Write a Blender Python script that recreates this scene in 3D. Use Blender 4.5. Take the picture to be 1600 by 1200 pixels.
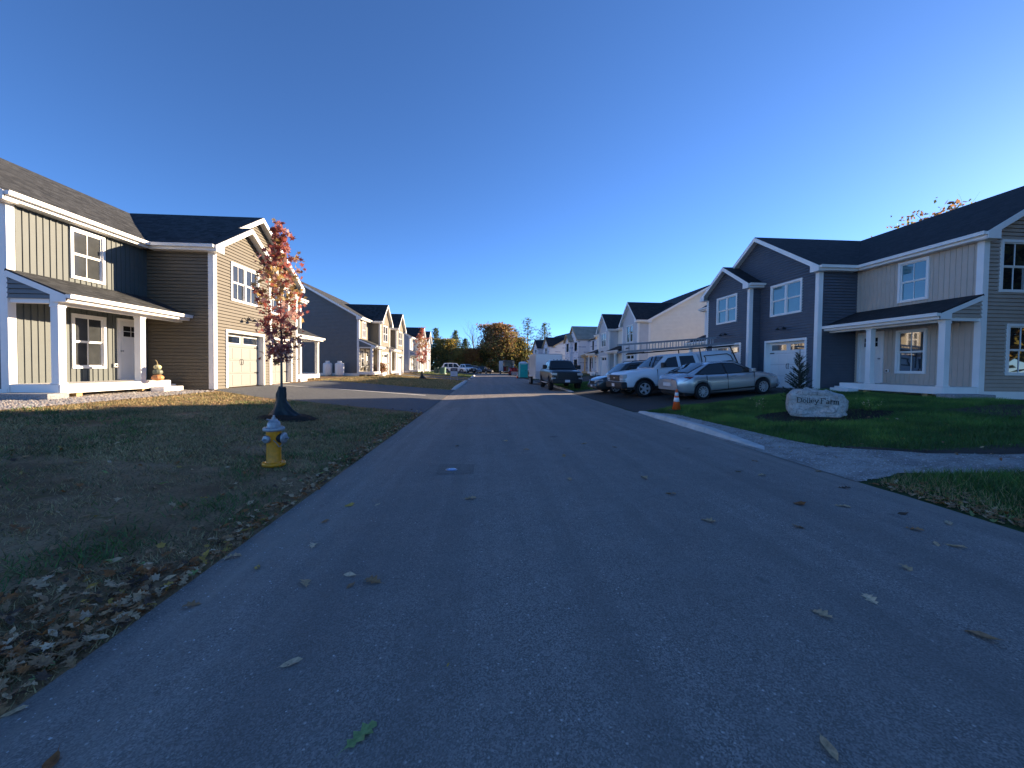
import bpy, math, random
import numpy as np
from mathutils import Vector, Matrix, noise
for o in list(bpy.data.objects): bpy.data.objects.remove(o)
SC = bpy.context.scene
COL = SC.collection
R = math.radians
random.seed(7); RNG = np.random.default_rng(11)

# ---------------------------------------------------------------- camera, sky, sun, exposure
cam = bpy.data.cameras.new('camera'); camo = bpy.data.objects.new('camera', cam); COL.objects.link(camo)
_y, _p, _r = R(3.57), R(1.48), R(0.69)
_f = Vector((math.sin(_y)*math.cos(_p), math.cos(_y)*math.cos(_p), -math.sin(_p)))
_ri = Vector((math.cos(_y), -math.sin(_y), 0)); _d = _f.cross(_ri)
_RI = _ri*math.cos(_r) - _d*math.sin(_r); _DN = _ri*math.sin(_r) + _d*math.cos(_r)
m3 = Matrix((_RI, -_DN, -_f)).transposed()
camo.matrix_world = Matrix.Translation((0, 0, 1.5)) @ m3.to_4x4()
cam.sensor_width = 36; cam.lens = 620/1600*36; cam.shift_y = -0.00625
cam.clip_start = 0.05; cam.clip_end = 3000
SC.camera = camo
SC.render.resolution_x, SC.render.resolution_y = 1024, 768

SUN_AZ, SUN_EL = 61.3, 15.0
W = bpy.data.worlds.new('World'); SC.world = W; W.use_nodes = True
nt = W.node_tree; bg = nt.nodes['Background']
sky = nt.nodes.new('ShaderNodeTexSky'); sky.sky_type = 'NISHITA'; sky.sun_disc = False
sky.sun_elevation = R(SUN_EL); sky.sun_rotation = R(SUN_AZ)
sky.altitude = 200; sky.air_density = 0.6; sky.dust_density = 0.08; sky.ozone_density = 6.0
nt.links.new(sky.outputs[0], bg.inputs[0]); bg.inputs[1].default_value = 0.098
S = Vector((math.cos(R(SUN_EL))*math.sin(R(SUN_AZ)), math.cos(R(SUN_EL))*math.cos(R(SUN_AZ)), math.sin(R(SUN_EL))))
sl = bpy.data.lights.new('sun', 'SUN'); sl.energy = 5.0; sl.angle = R(0.55); sl.color = (1.0, 0.80, 0.56)
so = bpy.data.objects.new('sun', sl); COL.objects.link(so); so.rotation_mode = 'QUATERNION'
so.rotation_quaternion = S.to_track_quat('Z', 'Y'); so.location = (60, 40, 40)
SC.view_settings.view_transform = 'Standard'; SC.view_settings.look = 'None'
SC.view_settings.exposure = 1.57; SC.view_settings.gamma = 1; SC.view_settings.use_curve_mapping = False

# ---------------------------------------------------------------- materials
MATS = {}
def _new(name):
    m = bpy.data.materials.new(name); m.use_nodes = True; MATS[name] = m
    return m, m.node_tree, m.node_tree.nodes['Principled BSDF']
def pm(name, col, rough=.6, var=.12, scale=6, bump=0., bscale=40, metal=0., ior=1.5, coat=0., detail=4, coords='Object', rnd=0., sub=0.):
    m, t, b = _new(name); N = t.nodes.new; L = t.links.new
    tc = N('ShaderNodeTexCoord')
    n = N('ShaderNodeTexNoise'); n.inputs['Scale'].default_value = scale; n.inputs['Detail'].default_value = detail
    L(tc.outputs[coords], n.inputs['Vector'])
    r = N('ShaderNodeValToRGB'); e = r.color_ramp.elements
    e[0].position = .3; e[1].position = .7
    e[0].color = (*[c*(1-var) for c in col], 1); e[1].color = (*[min(1, c*(1+var)) for c in col], 1)
    L(n.outputs['Fac'], r.inputs[0]); out = r.outputs[0]
    if rnd:
        oi = N('ShaderNodeObjectInfo'); hs = N('ShaderNodeHueSaturation'); mr = N('ShaderNodeMapRange')
        mr.inputs['To Min'].default_value = 1-rnd; mr.inputs['To Max'].default_value = 1+rnd
        L(oi.outputs['Random'], mr.inputs[0]); L(mr.outputs[0], hs.inputs['Value']); L(out, hs.inputs['Color']); out = hs.outputs[0]
    L(out, b.inputs['Base Color'])
    b.inputs['Roughness'].default_value = rough; b.inputs['Metallic'].default_value = metal; b.inputs['IOR'].default_value = ior
    if coat: b.inputs['Coat Weight'].default_value = coat; b.inputs['Coat Roughness'].default_value = .04
    if sub:      # thin leaves let light through
        tr = N('ShaderNodeBsdfTranslucent'); L(out, tr.inputs[0]); mx = N('ShaderNodeMixShader'); mx.inputs[0].default_value = sub
        L(b.outputs[0], mx.inputs[1]); L(tr.outputs[0], mx.inputs[2]); L(mx.outputs[0], t.nodes['Material Output'].inputs[0])
    if bump:
        n2 = N('ShaderNodeTexNoise'); n2.inputs['Scale'].default_value = bscale; n2.inputs['Detail'].default_value = 5
        L(tc.outputs[coords], n2.inputs['Vector'])
        bp = N('ShaderNodeBump'); bp.inputs['Strength'].default_value = bump; bp.inputs['Distance'].default_value = .02
        L(n2.outputs['Fac'], bp.inputs['Height']); L(bp.outputs[0], b.inputs['Normal'])
    return m
def mixc(t, a, bcol, fac):
    x = t.nodes.new('ShaderNodeMix'); x.data_type = 'RGBA'
    if hasattr(fac, 'links') or hasattr(fac, 'is_linked'): t.links.new(fac, x.inputs[0])
    else: x.inputs[0].default_value = fac
    for s, k in ((a, 6), (bcol, 7)):
        if isinstance(s, tuple): x.inputs[k].default_value = (*s, 1)
        else: t.links.new(s, x.inputs[k])
    return x.outputs[2]
def noise_n(t, vec, scale, detail=4, rough=.5, dist=0):
    n = t.nodes.new('ShaderNodeTexNoise'); n.inputs['Scale'].default_value = scale; n.inputs['Detail'].default_value = detail
    n.inputs['Roughness'].default_value = rough; n.inputs['Distortion'].default_value = dist
    t.links.new(vec, n.inputs['Vector']); return n.outputs['Fac']
def ramp(t, v, p0, p1, c0=(0, 0, 0), c1=(1, 1, 1)):
    r = t.nodes.new('ShaderNodeValToRGB'); e = r.color_ramp.elements
    e[0].position, e[1].position = p0, p1; e[0].color = (*c0, 1); e[1].color = (*c1, 1)
    t.links.new(v, r.inputs[0]); return r.outputs[0]
def mth(t, op, a, b=None):
    x = t.nodes.new('ShaderNodeMath'); x.operation = op
    for i, s in enumerate((a, b)):
        if s is None: continue
        if isinstance(s, (int, float)): x.inputs[i].default_value = s
        else: t.links.new(s, x.inputs[i])
    return x.outputs[0]
def mapr(t, v, a, b, c=0., d=1.):
    x = t.nodes.new('ShaderNodeMapRange'); x.inputs[1].default_value = a; x.inputs[2].default_value = b
    x.inputs[3].default_value = c; x.inputs[4].default_value = d; t.links.new(v, x.inputs[0]); return x.outputs[0]

def mat_asphalt(name, base, speck=.5, dust=True, warm=1.):
    m, t, b = _new(name); N = t.nodes.new; L = t.links.new
    tc = N('ShaderNodeTexCoord').outputs['Object']
    vo = N('ShaderNodeTexVoronoi'); vo.inputs['Scale'].default_value = 150; L(tc, vo.inputs['Vector'])
    g = N('ShaderNodeRGBToBW'); L(vo.outputs['Color'], g.inputs[0])
    wt = lambda k: (base*k*(1+.16*warm), base*k, base*k*(1-.14*warm))
    stone = ramp(t, g.outputs[0], .25, .95, wt(.62), wt(1+speck*1.45))
    vo2 = N('ShaderNodeTexVoronoi'); vo2.inputs['Scale'].default_value = 42; L(tc, vo2.inputs['Vector'])
    g2 = N('ShaderNodeRGBToBW'); L(vo2.outputs['Color'], g2.inputs[0])
    rare = mth(t, 'MULTIPLY', ramp(t, g2.outputs[0], .80, .84), ramp(t, vo2.outputs['Distance'], .12, .34, (1, 1, 1), (0, 0, 0)))
    c = mixc(t, stone, wt(4.1), mth(t, 'MULTIPLY', rare, min(1, 1.2*speck)))
    big = ramp(t, noise_n(t, tc, .9, 5, .6), .3, .75)
    c = mixc(t, c, wt(.72), mth(t, 'MULTIPLY', big, .55))
    med = ramp(t, noise_n(t, tc, 4.5, 4, .6), .45, .8)
    c = mixc(t, c, wt(1.48), mth(t, 'MULTIPLY', med, .35))
    sx = N('ShaderNodeSeparateXYZ'); L(tc, sx.inputs[0])
    if dust:
        mp = N('ShaderNodeMapping'); mp.inputs['Scale'].default_value = (3, .35, 1); L(tc, mp.inputs[0])
        st = ramp(t, noise_n(t, mp.outputs[0], 1.3, 5, .65), .36, .66)
        edge = mth(t, 'ADD', mapr(t, sx.outputs[0], -1.0, -2.1), mapr(t, sx.outputs[0], 4.3, 5.1))
        c = mixc(t, c, (.36, .31, .25), mth(t, 'MULTIPLY', mth(t, 'MULTIPLY', st, edge), .95))
        mp2 = N('ShaderNodeMapping'); mp2.inputs['Scale'].default_value = (2.6, .10, 1); L(tc, mp2.inputs[0])
        trk = ramp(t, noise_n(t, mp2.outputs[0], .9, 5, .6, .4), .40, .68)
        c = mixc(t, c, wt(.66), mth(t, 'MULTIPLY', trk, .55))
        mp3 = N('ShaderNodeMapping'); mp3.inputs['Scale'].default_value = (.5, 1.6, 1); mp3.inputs['Rotation'].default_value = (0, 0, R(12)); L(tc, mp3.inputs[0])
        c = mixc(t, c, (.33, .29, .24), mth(t, 'MULTIPLY', ramp(t, noise_n(t, mp3.outputs[0], .8, 6, .7, .6), .56, .74), .22))
        vs = N('ShaderNodeTexVoronoi'); vs.inputs['Scale'].default_value = 9; L(tc, vs.inputs['Vector'])
        c = mixc(t, c, (.42, .38, .33), mth(t, 'MULTIPLY', ramp(t, vs.outputs['Distance'], .028, .045, (1, 1, 1), (0, 0, 0)), .5))
        spots = ramp(t, noise_n(t, tc, 1.7, 2, .4), .70, .74)
        c = mixc(t, c, wt(.35), mth(t, 'MULTIPLY', spots, .5))
    L(c, b.inputs['Base Color']); b.inputs['Roughness'].default_value = .85; b.inputs['IOR'].default_value = 1.45
    bp = N('ShaderNodeBump'); bp.inputs['Strength'].default_value = .55; bp.inputs['Distance'].default_value = .006
    L(vo.outputs['Distance'], bp.inputs['Height']); L(bp.outputs[0], b.inputs['Normal'])
    return m
def mat_soil(name, cols, scale=1.2, fine=45, bump=.6):
    m, t, b = _new(name); N = t.nodes.new; L = t.links.new
    tc = N('ShaderNodeTexCoord').outputs['Object']
    c = mixc(t, cols[0], cols[1], ramp(t, noise_n(t, tc, scale, 6, .62), .38, .62))
    c = mixc(t, c, cols[2], ramp(t, noise_n(t, tc, fine, 4, .7), .5, .68))
    if len(cols) > 3: c = mixc(t, c, cols[3], mth(t, 'MULTIPLY', ramp(t, noise_n(t, tc, scale*3.1, 5, .7, 1.), .55, .66), .8))
    L(c, b.inputs['Base Color']); b.inputs['Roughness'].default_value = .95; b.inputs['IOR'].default_value = 1.3
    bp = N('ShaderNodeBump'); bp.inputs['Strength'].default_value = bump; bp.inputs['Distance'].default_value = .03
    L(noise_n(t, tc, fine*.7, 6, .7), bp.inputs['Height']); L(bp.outputs[0], b.inputs['Normal'])
    return m
def mat_shingle(name, c0, c1, c2):
    m, t, b = _new(name); N = t.nodes.new; L = t.links.new
    tc = N('ShaderNodeTexCoord').outputs['UV']
    br = N('ShaderNodeTexBrick'); L(tc, br.inputs['Vector'])
    br.inputs['Color1'].default_value = (*c0, 1); br.inputs['Color2'].default_value = (*c1, 1); br.inputs['Mortar'].default_value = (*[x*.35 for x in c0], 1)
    br.inputs['Scale'].default_value = 1; br.inputs['Brick Width'].default_value = .24; br.inputs['Row Height'].default_value = .14
    br.inputs['Mortar Size'].default_value = .006; br.inputs['Bias'].default_value = 0; br.offset = .37; br.squash = .7; br.squash_frequency = 3
    c = mixc(t, br.outputs['Color'], c2, mth(t, 'MULTIPLY', ramp(t, noise_n(t, tc, 2.4, 5, .7), .5, .7), .6))
    c = mixc(t, c, tuple(x*.6 for x in c0), mth(t, 'MULTIPLY', ramp(t, noise_n(t, tc, 60, 3, .7), .45, .7), .5))
    L(c, b.inputs['Base Color']); b.inputs['Roughness'].default_value = .9; b.inputs['IOR'].default_value = 1.35
    bp = N('ShaderNodeBump'); bp.inputs['Strength'].default_value = .5; bp.inputs['Distance'].default_value = .012
    L(br.outputs['Fac'], bp.inputs['Height']); bp.invert = True; L(bp.outputs[0], b.inputs['Normal'])
    return m
def mat_wrap(name):
    m, t, b = _new(name); N = t.nodes.new; L = t.links.new
    tc = N('ShaderNodeTexCoord').outputs['Object']
    mp = N('ShaderNodeMapping'); mp.inputs['Rotation'].default_value = (R(90), 0, 0); L(tc, mp.inputs[0])
    sx = N('ShaderNodeSeparateXYZ'); L(tc, sx.inputs[0])
    u = mth(t, 'ADD', sx.outputs[0], sx.outputs[1])
    row = mth(t, 'FLOOR', mth(t, 'MULTIPLY', sx.outputs[2], 1.25))
    fu = mth(t, 'FRACT', mth(t, 'ADD', mth(t, 'MULTIPLY', u, .42), mth(t, 'MULTIPLY', row, .37)))
    fz = mth(t, 'FRACT', mth(t, 'MULTIPLY', sx.outputs[2], 1.25))
    pr = mth(t, 'MULTIPLY', mth(t, 'LESS_THAN', fu, .5), mth(t, 'LESS_THAN', fz, .16))
    pr = mth(t, 'MULTIPLY', pr, ramp(t, noise_n(t, tc, 9, 2), .35, .5))
    c = mixc(t, (.66, .66, .70), (.16, .18, .30), mth(t, 'MULTIPLY', pr, .85))
    L(c, b.inputs['Base Color']); b.inputs['Roughness'].default_value = .55
    bp = N('ShaderNodeBump'); bp.inputs['Strength'].default_value = .35; bp.inputs['Distance'].default_value = .03
    L(noise_n(t, tc, 3.2, 4), bp.inputs['Height']); L(bp.outputs[0], b.inputs['Normal'])
    return m

asphalt = mat_asphalt('asphalt', .205, .62, True, .9)
asphalt_new = mat_asphalt('asphalt_fresh', .042, .35, False)
asphalt_drive = mat_asphalt('asphalt_drive', .10, .5, False, -.25)
soil_l = mat_soil('dry_lawn_soil', ((.19, .112, .054), (.36, .23, .12), (.085, .052, .028), (.13, .105, .03)))
soil_r = mat_soil('lawn_soil', ((.035, .06, .018), (.05, .078, .022), (.03, .036, .016)))
dirt = mat_soil('bare_dirt', ((.075, .06, .046), (.05, .04, .032), (.10, .085, .07)), 2.0, 60)
gravel_m = mat_soil('crushed_stone', ((.44, .41, .37), (.24, .22, .20), (.60, .56, .51), (.20, .18, .15)), 2.2, 60, 1.0)
stone_pale = pm('pebble', (.40, .37, .33), .85, .35, 14, rnd=0)
stone_bed = pm('bed_pebble', (.44, .37, .31), .85, .45, 9)
concrete = pm('concrete', (.56, .54, .50), .85, .15, 4, .25, 50)
granite = pm('granite', (.27, .27, .27), .8, .3, 30, .3, 80)
white = pm('white_trim', (.84, .82, .78), .42, .03, 3)
white_d = pm('white_door', (.78, .78, .75), .4, .03, 3)
tan = pm('tan_siding', (.130, .108, .075), .6, .06, 2.5, .08, 60)
greige = pm('sage_siding', (.090, .102, .098), .6, .06, 3, .08, 60)
navy = pm('navy_siding', (.082, .094, .118), .5, .08, 3, .08, 60)
taupe = pm('taupe_siding', (.53, .445, .365), .6, .06, 3, .08, 60)
grey_s = pm('grey_siding', (.40, .325, .265), .6, .06, 3, .08, 60)
slate_s = pm('slate_siding', (.145, .152, .155), .6, .06, 3, .08, 60)
cream_s = pm('cream_siding', (.22, .19, .138), .6, .05, 3, .08, 60)
pale_s = pm('pale_siding', (.86, .80, .69), .6, .04, 3, .08, 60)
coolwhite_s = pm('cool_white_siding', (.58, .59, .60), .6, .04, 3, .08, 60)
bluegrey_s = pm('blue_grey_siding', (.36, .40, .45), .6, .05, 3)
shingle_l = mat_shingle('shingle_charcoal', (.026, .0275, .029), (.074, .077, .080), (.052, .049, .046))
shingle_d = mat_shingle('shingle_black', (.022, .024, .028), (.042, .044, .048), (.03, .03, .032))
sheath = pm('roof_sheathing', (.30, .27, .21), .9, .2, 1.2, .2, 30)
plywood = pm('plywood', (.52, .36, .19), .8, .18, 2.5, .1, 30)
lumber = pm('lumber', (.55, .36, .16), .7, .2, 8, .1, 60)
wrap = mat_wrap('house_wrap')
glass = pm('window_glass', (.012, .016, .02), .03, .2, 2, ior=2.9)
glass_screen = pm('screened_glass', (.035, .038, .040), .16, .25, 3, ior=1.55)
glass_teal = pm('teal_glass', (.045, .15, .18), .03, .1, 2, ior=2.4)  # glass with a teal base colour, for upper windows
door_sunlit = pm('sunlit_door', (.27, .265, .24), .45, .03, 3)  # white door copy darkened in colour to offset the full sun on it
glass_car = pm('car_glass', (.014, .018, .02), .03, .1, 2, ior=1.6)
door_glass = pm('door_glass', (.02, .021, .022), .08, .1, 3, ior=1.6)
black_metal = pm('black_metal', (.012, .012, .013), .4, .1, 8)
alum = pm('aluminium', (.55, .55, .56), .40, .08, 12, metal=.45)
ladder_m = pm('ladder_metal', (.30, .31, .33), .45, .15, 14, metal=.5)
steel = pm('steel', (.35, .36, .38), .45, .15, 14, metal=.8)
rubber = pm('rubber', (.012, .012, .013), .85, .2, 30, .2, 90)
plastic_bk = pm('black_plastic', (.018, .018, .02), .6, .1, 10)
paint_silver = pm('silver_paint', (.60, .60, .61), .26, .02, 2, metal=.65, coat=.8)
paint_white = pm('white_paint', (.72, .73, .75), .3, .02, 2, coat=.6)
paint_black = pm('black_paint', (.008, .008, .009), .3, .02, 2, coat=.35)
paint_grey = pm('grey_green_paint', (.050, .058, .06), .28, .02, 2, metal=.4, coat=.8)
paint_blue = pm('silver_blue_paint', (.22, .26, .31), .3, .02, 2, metal=.6, coat=.7)
lamp_clear = pm('headlamp', (.55, .55, .55), .12, .2, 30, metal=.3)
lamp_red = pm('tail_lamp', (.22, .008, .008), .15, .2, 12)
plate_m = pm('licence_plate', (.66, .66, .68), .4, .12, 40)
yellow = pm('hydrant_yellow', (.82, .285, .004), .35, .22, 14, .1, 60)
hyd_silver = pm('hydrant_silver', (.36, .36, .375), .42, .2, 20, .15, 60, metal=.45)
orange = pm('cone_orange', (.85, .12, .02), .5, .08, 10)
reflect_w = pm('cone_band', (.75, .75, .76), .35, .08, 20)
teal = pm('teal_plastic', (.0, .36, .33), .45, .06, 4)
teal_roof = pm('pale_plastic', (.50, .62, .66), .5, .05, 4)
green_box = pm('transformer_green', (.085, .20, .13), .5, .08, 4)
green_dk = pm('dark_green_box', (.02, .06, .045), .5, .08, 4)
red_m = pm('red_paint', (.30, .015, .015), .4, .1, 6)
bark = pm('bark', (.085, .068, .052), .95, .35, 14, .8, 30)
bark_young = pm('young_bark', (.15, .125, .105), .9, .3, 20, .5, 40)
bag_m = pm('water_bag', (.008, .014, .014), .5, .3, 10, .8, 14)
mulch = mat_soil('mulch', ((.018, .013, .010), (.028, .02, .015), (.045, .033, .024)), 6, 50, .9)
boulder_m = mat_soil('boulder_stone', ((.40, .375, .34), (.54, .52, .49), (.26, .25, .25), (.20, .18, .16)), 3.5, 16, .9)
carve = pm('carved_letter', (.012, .012, .013), .6, .1, 10)
pump_o = pm('pumpkin_orange', (.62, .25, .09), .55, .12, 9)
pump_g = pm('pumpkin_sage', (.16, .17, .12), .55, .25, 9)
pump_c = pm('pumpkin_cream', (.66, .56, .30), .55, .1, 9)
stem_m = pm('stem', (.35, .26, .12), .8, .2, 20)
valve_m = pm('valve_lid', (.09, .17, .36), .25, .25, 18, metal=.3)
patch_m = mat_asphalt('asphalt_patch', .155, .5, False)
sign_w = pm('sign_white', (.55, .56, .62), .5, .15, 16)
sign_d = pm('sign_dark', (.06, .045, .06), .5, .3, 16)
def leafmat(name, col, var=.25, rnd=.2, sc=9):
    m = pm(name, col, .7, var, sc, rnd=rnd, ior=1.4, sub=.25)
    return m
LEAF = [leafmat('leaf_tan', (.62, .42, .24)), leafmat('leaf_brown', (.42, .24, .12)), leafmat('leaf_pale', (.68, .50, .32)),
        leafmat('leaf_rust', (.36, .14, .045)), leafmat('leaf_yellow', (.55, .34, .08)), leafmat('leaf_dark', (.12, .075, .05)), leafmat('leaf_green', (.30, .40, .14))]
grass_mats = [pm('grass_green', (.062, .145, .022), .6, .5, .9), pm('grass_lime', (.125, .235, .035), .6, .4, .9), pm('grass_dry', (.46, .335, .15), .8, .3, 1.1), pm('grass_straw', (.36, .255, .12), .8, .3, 2.1), pm('grass_olive', (.10, .12, .04), .7, .35, 1.1)]
fol = dict(pine=pm('pine_needles', (.085, .135, .07), .7, .4, .5, sub=.45), pine2=pm('pine_needles_pale', (.14, .18, .075), .7, .35, .5, sub=.45), dark=pm('dark_foliage', (.10, .115, .045), .75, .4, .5, sub=.45),  # second pine tone is paler, mixed at random through the crowns
  olive=pm('olive_foliage', (.27, .245, .075), .7, .35, .5, sub=.5), gold=pm('gold_foliage', (.36, .23, .05), .7, .35, .5, sub=.5), rust=pm('rust_foliage', (.36, .16, .06), .7, .3, .5, sub=.5),
  brown=pm('brown_foliage', (.27, .155, .075), .7, .3, .5, sub=.5), red=pm('maple_red', (.42, .115, .085), .6, .35, 5, sub=.5), wine=pm('maple_wine', (.32, .105, .085), .6, .35, 5, sub=.5), bronze=pm('maple_bronze', (.42, .28, .10), .6, .35, 5, sub=.5), pink=pm('maple_rose', (.60, .33, .26), .6, .3, 5, sub=.5),
  spruce=pm('spruce_needles', (.016, .036, .018), .7, .3, 6, sub=.45), blue=pm('spruce_tip', (.04, .07, .05), .7, .3, 6, sub=.45))

# ---------------------------------------------------------------- mesh helpers
def link(o, parent=None):
    COL.objects.link(o)
    if parent is not None: o.parent = parent
    return o
def tag(o, label=None, cat=None, group=None, kind=None):
    if label: o['label'] = label
    if cat: o['category'] = cat
    if group: o['group'] = group
    if kind: o['kind'] = kind
    return o
def empty(name, loc, rz=0, label=None, cat=None, group=None):
    o = bpy.data.objects.new(name, None); o.empty_display_size = .3; link(o); o.location = loc; o.rotation_euler = (0, 0, rz)
    return tag(o, label, cat, group)
class MB:
    def __init__(s): s.v = []; s.f = []; s.m = []; s.uv = None
    def poly(s, pts, m=0):
        n = len(s.v); s.v += [tuple(p) for p in pts]; s.f.append(tuple(range(n, n+len(pts)))); s.m.append(m); return s
    def hexa(s, p, m=0):   # 8 pts: bottom 4 ccw, top 4
        n = len(s.v); s.v += [tuple(q) for q in p]
        for a in ((3, 2, 1, 0), (4, 5, 6, 7), (0, 1, 5, 4), (1, 2, 6, 5), (2, 3, 7, 6), (3, 0, 4, 7)):
            s.f.append(tuple(n+i for i in a)); s.m.append(m)
        return s
    def box(s, x0, x1, y0, y1, z0, z1, m=0):
        x0, x1 = min(x0, x1), max(x0, x1); y0, y1 = min(y0, y1), max(y0, y1)
        return s.hexa([(x0, y0, z0), (x1, y0, z0), (x1, y1, z0), (x0, y1, z0), (x0, y0, z1), (x1, y0, z1), (x1, y1, z1), (x0, y1, z1)], m)
    def bar(s, p, q, w, h, m=0, up=(0, 0, 1)):
        p, q = Vector(p), Vector(q); d = (q-p).normalized(); u = Vector(up)
        if abs(d.dot(u)) > .98: u = Vector((1, 0, 0))
        a = d.cross(u).normalized()*w/2; b = a.cross(d).normalized()*h/2
        return s.hexa([p-a-b, p+a-b, q+a-b, q-a-b, p-a+b, p+a+b, q+a+b, q-a+b], m)
    def cyl(s, p, q, r0, r1=None, n=10, m=0, caps=True):
        r1 = r0 if r1 is None else r1
        p, q = Vector(p), Vector(q); d = (q-p).normalized(); u = Vector((0, 0, 1)) if abs(d.z) < .95 else Vector((1, 0, 0))
        a = d.cross(u).normalized(); b = a.cross(d); k = len(s.v)
        for c, r in ((p, r0), (q, r1)):
            for i in range(n):
                t = 2*math.pi*i/n; s.v.append(tuple(c + a*(r*math.cos(t)) + b*(r*math.sin(t))))
        for i in range(n):
            j = (i+1) % n; s.f.append((k+i, k+n+i, k+n+j, k+j)); s.m.append(m)
        if caps:
            s.f.append(tuple(k+i for i in range(n))); s.m.append(m); s.f.append(tuple(k+n+i for i in reversed(range(n)))); s.m.append(m)
        return s
    def lathe(s, prof, n=16, o=(0, 0, 0), d=(0, 0, 1), m=0, caps=True):
        o, d = Vector(o), Vector(d).normalized(); u = Vector((0, 0, 1)) if abs(d.z) < .95 else Vector((1, 0, 0))
        a = d.cross(u).normalized(); b = a.cross(d); k = len(s.v)
        for r, z in prof:
            for i in range(n):
                t = 2*math.pi*i/n; s.v.append(tuple(o + d*z + a*(r*math.cos(t)) + b*(r*math.sin(t))))
        for j in range(len(prof)-1):
            for i in range(n):
                i2 = (i+1) % n; s.f.append((k+j*n+i, k+(j+1)*n+i, k+(j+1)*n+i2, k+j*n+i2)); s.m.append(m)
        if caps:
            s.f.append(tuple(k+i for i in range(n))); s.m.append(m)
            s.f.append(tuple(k+(len(prof)-1)*n+i for i in reversed(range(n)))); s.m.append(m)
        return s
    def tube(s, pts, rad, n=6, m=0):
        for i in range(len(pts)-1):
            r0 = rad[i] if isinstance(rad, (list, tuple)) else rad; r1 = rad[i+1] if isinstance(rad, (list, tuple)) else rad
            s.cyl(pts[i], pts[i+1], r0, r1, n, m, caps=(i == 0 or i == len(pts)-2))
        return s
    def mesh(s, name, mats, smooth=False):
        me = bpy.data.meshes.new(name); me.from_pydata(s.v, [], s.f)
        for mt in (mats if isinstance(mats, (list, tuple)) else [mats]): me.materials.append(mt)
        if len(me.polygons): me.polygons.foreach_set('material_index', s.m)
        if smooth: me.polygons.foreach_set('use_smooth', [True]*len(me.polygons))
        me.update(); return me
    def build(s, name, mats, parent=None, smooth=False, loc=None, bevel=0):
        o = bpy.data.objects.new(name, s.mesh(name, mats, smooth)); link(o, parent)
        if loc: o.location = loc
        if bevel:
            b = o.modifiers.new('bevel', 'BEVEL'); b.width = bevel; b.segments = 2; b.limit_method = 'ANGLE'
        return o
def inst(name, me, parent=None, loc=(0, 0, 0), rot=(0, 0, 0), scale=(1, 1, 1)):
    o = bpy.data.objects.new(name, me); link(o, parent); o.location = loc; o.rotation_euler = rot; o.scale = scale; return o
def mesh_np(name, V, F, mats, mi=None, smooth=False):
    """V (n,3) float, F (k,c) int: one polygon size."""
    me = bpy.data.meshes.new(name); k, c = F.shape
    me.vertices.add(len(V)); me.vertices.foreach_set('co', np.ascontiguousarray(V, np.float32).ravel())
    me.loops.add(k*c); me.loops.foreach_set('vertex_index', np.ascontiguousarray(F, np.int32).ravel())
    me.polygons.add(k); me.polygons.foreach_set('loop_start', np.arange(0, k*c, c, dtype=np.int32))
    try: me.polygons.foreach_set('loop_total', np.full(k, c, np.int32))
    except Exception: pass
    for mt in (mats if isinstance(mats, (list, tuple)) else [mats]): me.materials.append(mt)
    if mi is not None: me.polygons.foreach_set('material_index', np.ascontiguousarray(mi, np.int32))
    if smooth: me.polygons.foreach_set('use_smooth', np.ones(k, bool))
    me.update(calc_edges=True); me.validate(); return me
def T(x, y=0):
    """height of the ground beside the road"""
    if x < -2: return .55*min(1, (-2-x)/7.8)
    if x > 5.05: return .68*min(1, (x-5.05)/8.5)
    return 0.
def Tn(x):
    return np.where(x < -2, .55*np.clip((-2-x)/7.8, 0, 1), .68*np.clip((x-5.05)/8.5, 0, 1))
# ---------------------------------------------------------------- ground, road, drives
def interp(pts):
    xs = [p[0] for p in pts]; ys = [p[1] for p in pts]
    if xs[0] > xs[-1]: xs, ys = xs[::-1], ys[::-1]
    return lambda x: float(np.interp(x, xs, ys))
def make_ground():
    xs = [-500, -120, -40, -20, -9.8, -6, -2.02, -1.9, 4.95, 5.07, 9, 13.55, 25, 50, 120, 500]
    ys = [-300, -60, -20, -5, 0, 5, 10, 15, 20, 25, 40, 60, 80, 110, 150, 300, 900]
    zz = [.55, .55, .55, .55, .55, T(-6), 0, -.04, -.04, 0, T(9), .68, .68, .68, .68, .68]
    v = [(x, y, zz[i]) for y in ys for i, x in enumerate(xs)]; nx = len(xs); f = []; mi = []
    for j in range(len(ys)-1):
        for i in range(nx-1):
            f.append((j*nx+i, j*nx+i+1, (j+1)*nx+i+1, (j+1)*nx+i))
            mi.append(0 if xs[i] < 0 else 1)
    me = bpy.data.meshes.new('ground'); me.from_pydata(v, [], f); me.materials.append(soil_l); me.materials.append(soil_r)
    me.polygons.foreach_set('material_index', mi)
    return tag(link(bpy.data.objects.new('ground', me)), kind='structure')
make_ground()
def sheet(name, x0, x1, near, far, off, mat, nx=24, ny=6, jit=0., kind='structure', parent=None):
    near = near if callable(near) else (lambda x, c=near: c); far = far if callable(far) else (lambda x, c=far: c)
    V = []; F = []
    for i in range(nx+1):
        x = x0 + (x1-x0)*i/nx
        for j in range(ny+1):
            y = near(x) + (far(x)-near(x))*j/ny
            if jit and j in (0, ny): y += (noise.noise((x*2.1, y, 3.3)) + .5*noise.noise((x*7, y, 1)))*jit
            V.append((x, y, T(x)+off))
    for i in range(nx):
        for j in range(ny):
            a = i*(ny+1)+j; q = (a, a+ny+1, a+ny+2, a+1)
            F.append(q if x1 > x0 else q[::-1])
    me = bpy.data.meshes.new(name); me.from_pydata(V, [], F); me.materials.append(mat); me.update()
    o = link(bpy.data.objects.new(name, me), parent)
    if kind: tag(o, kind=kind)
    return o
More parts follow.
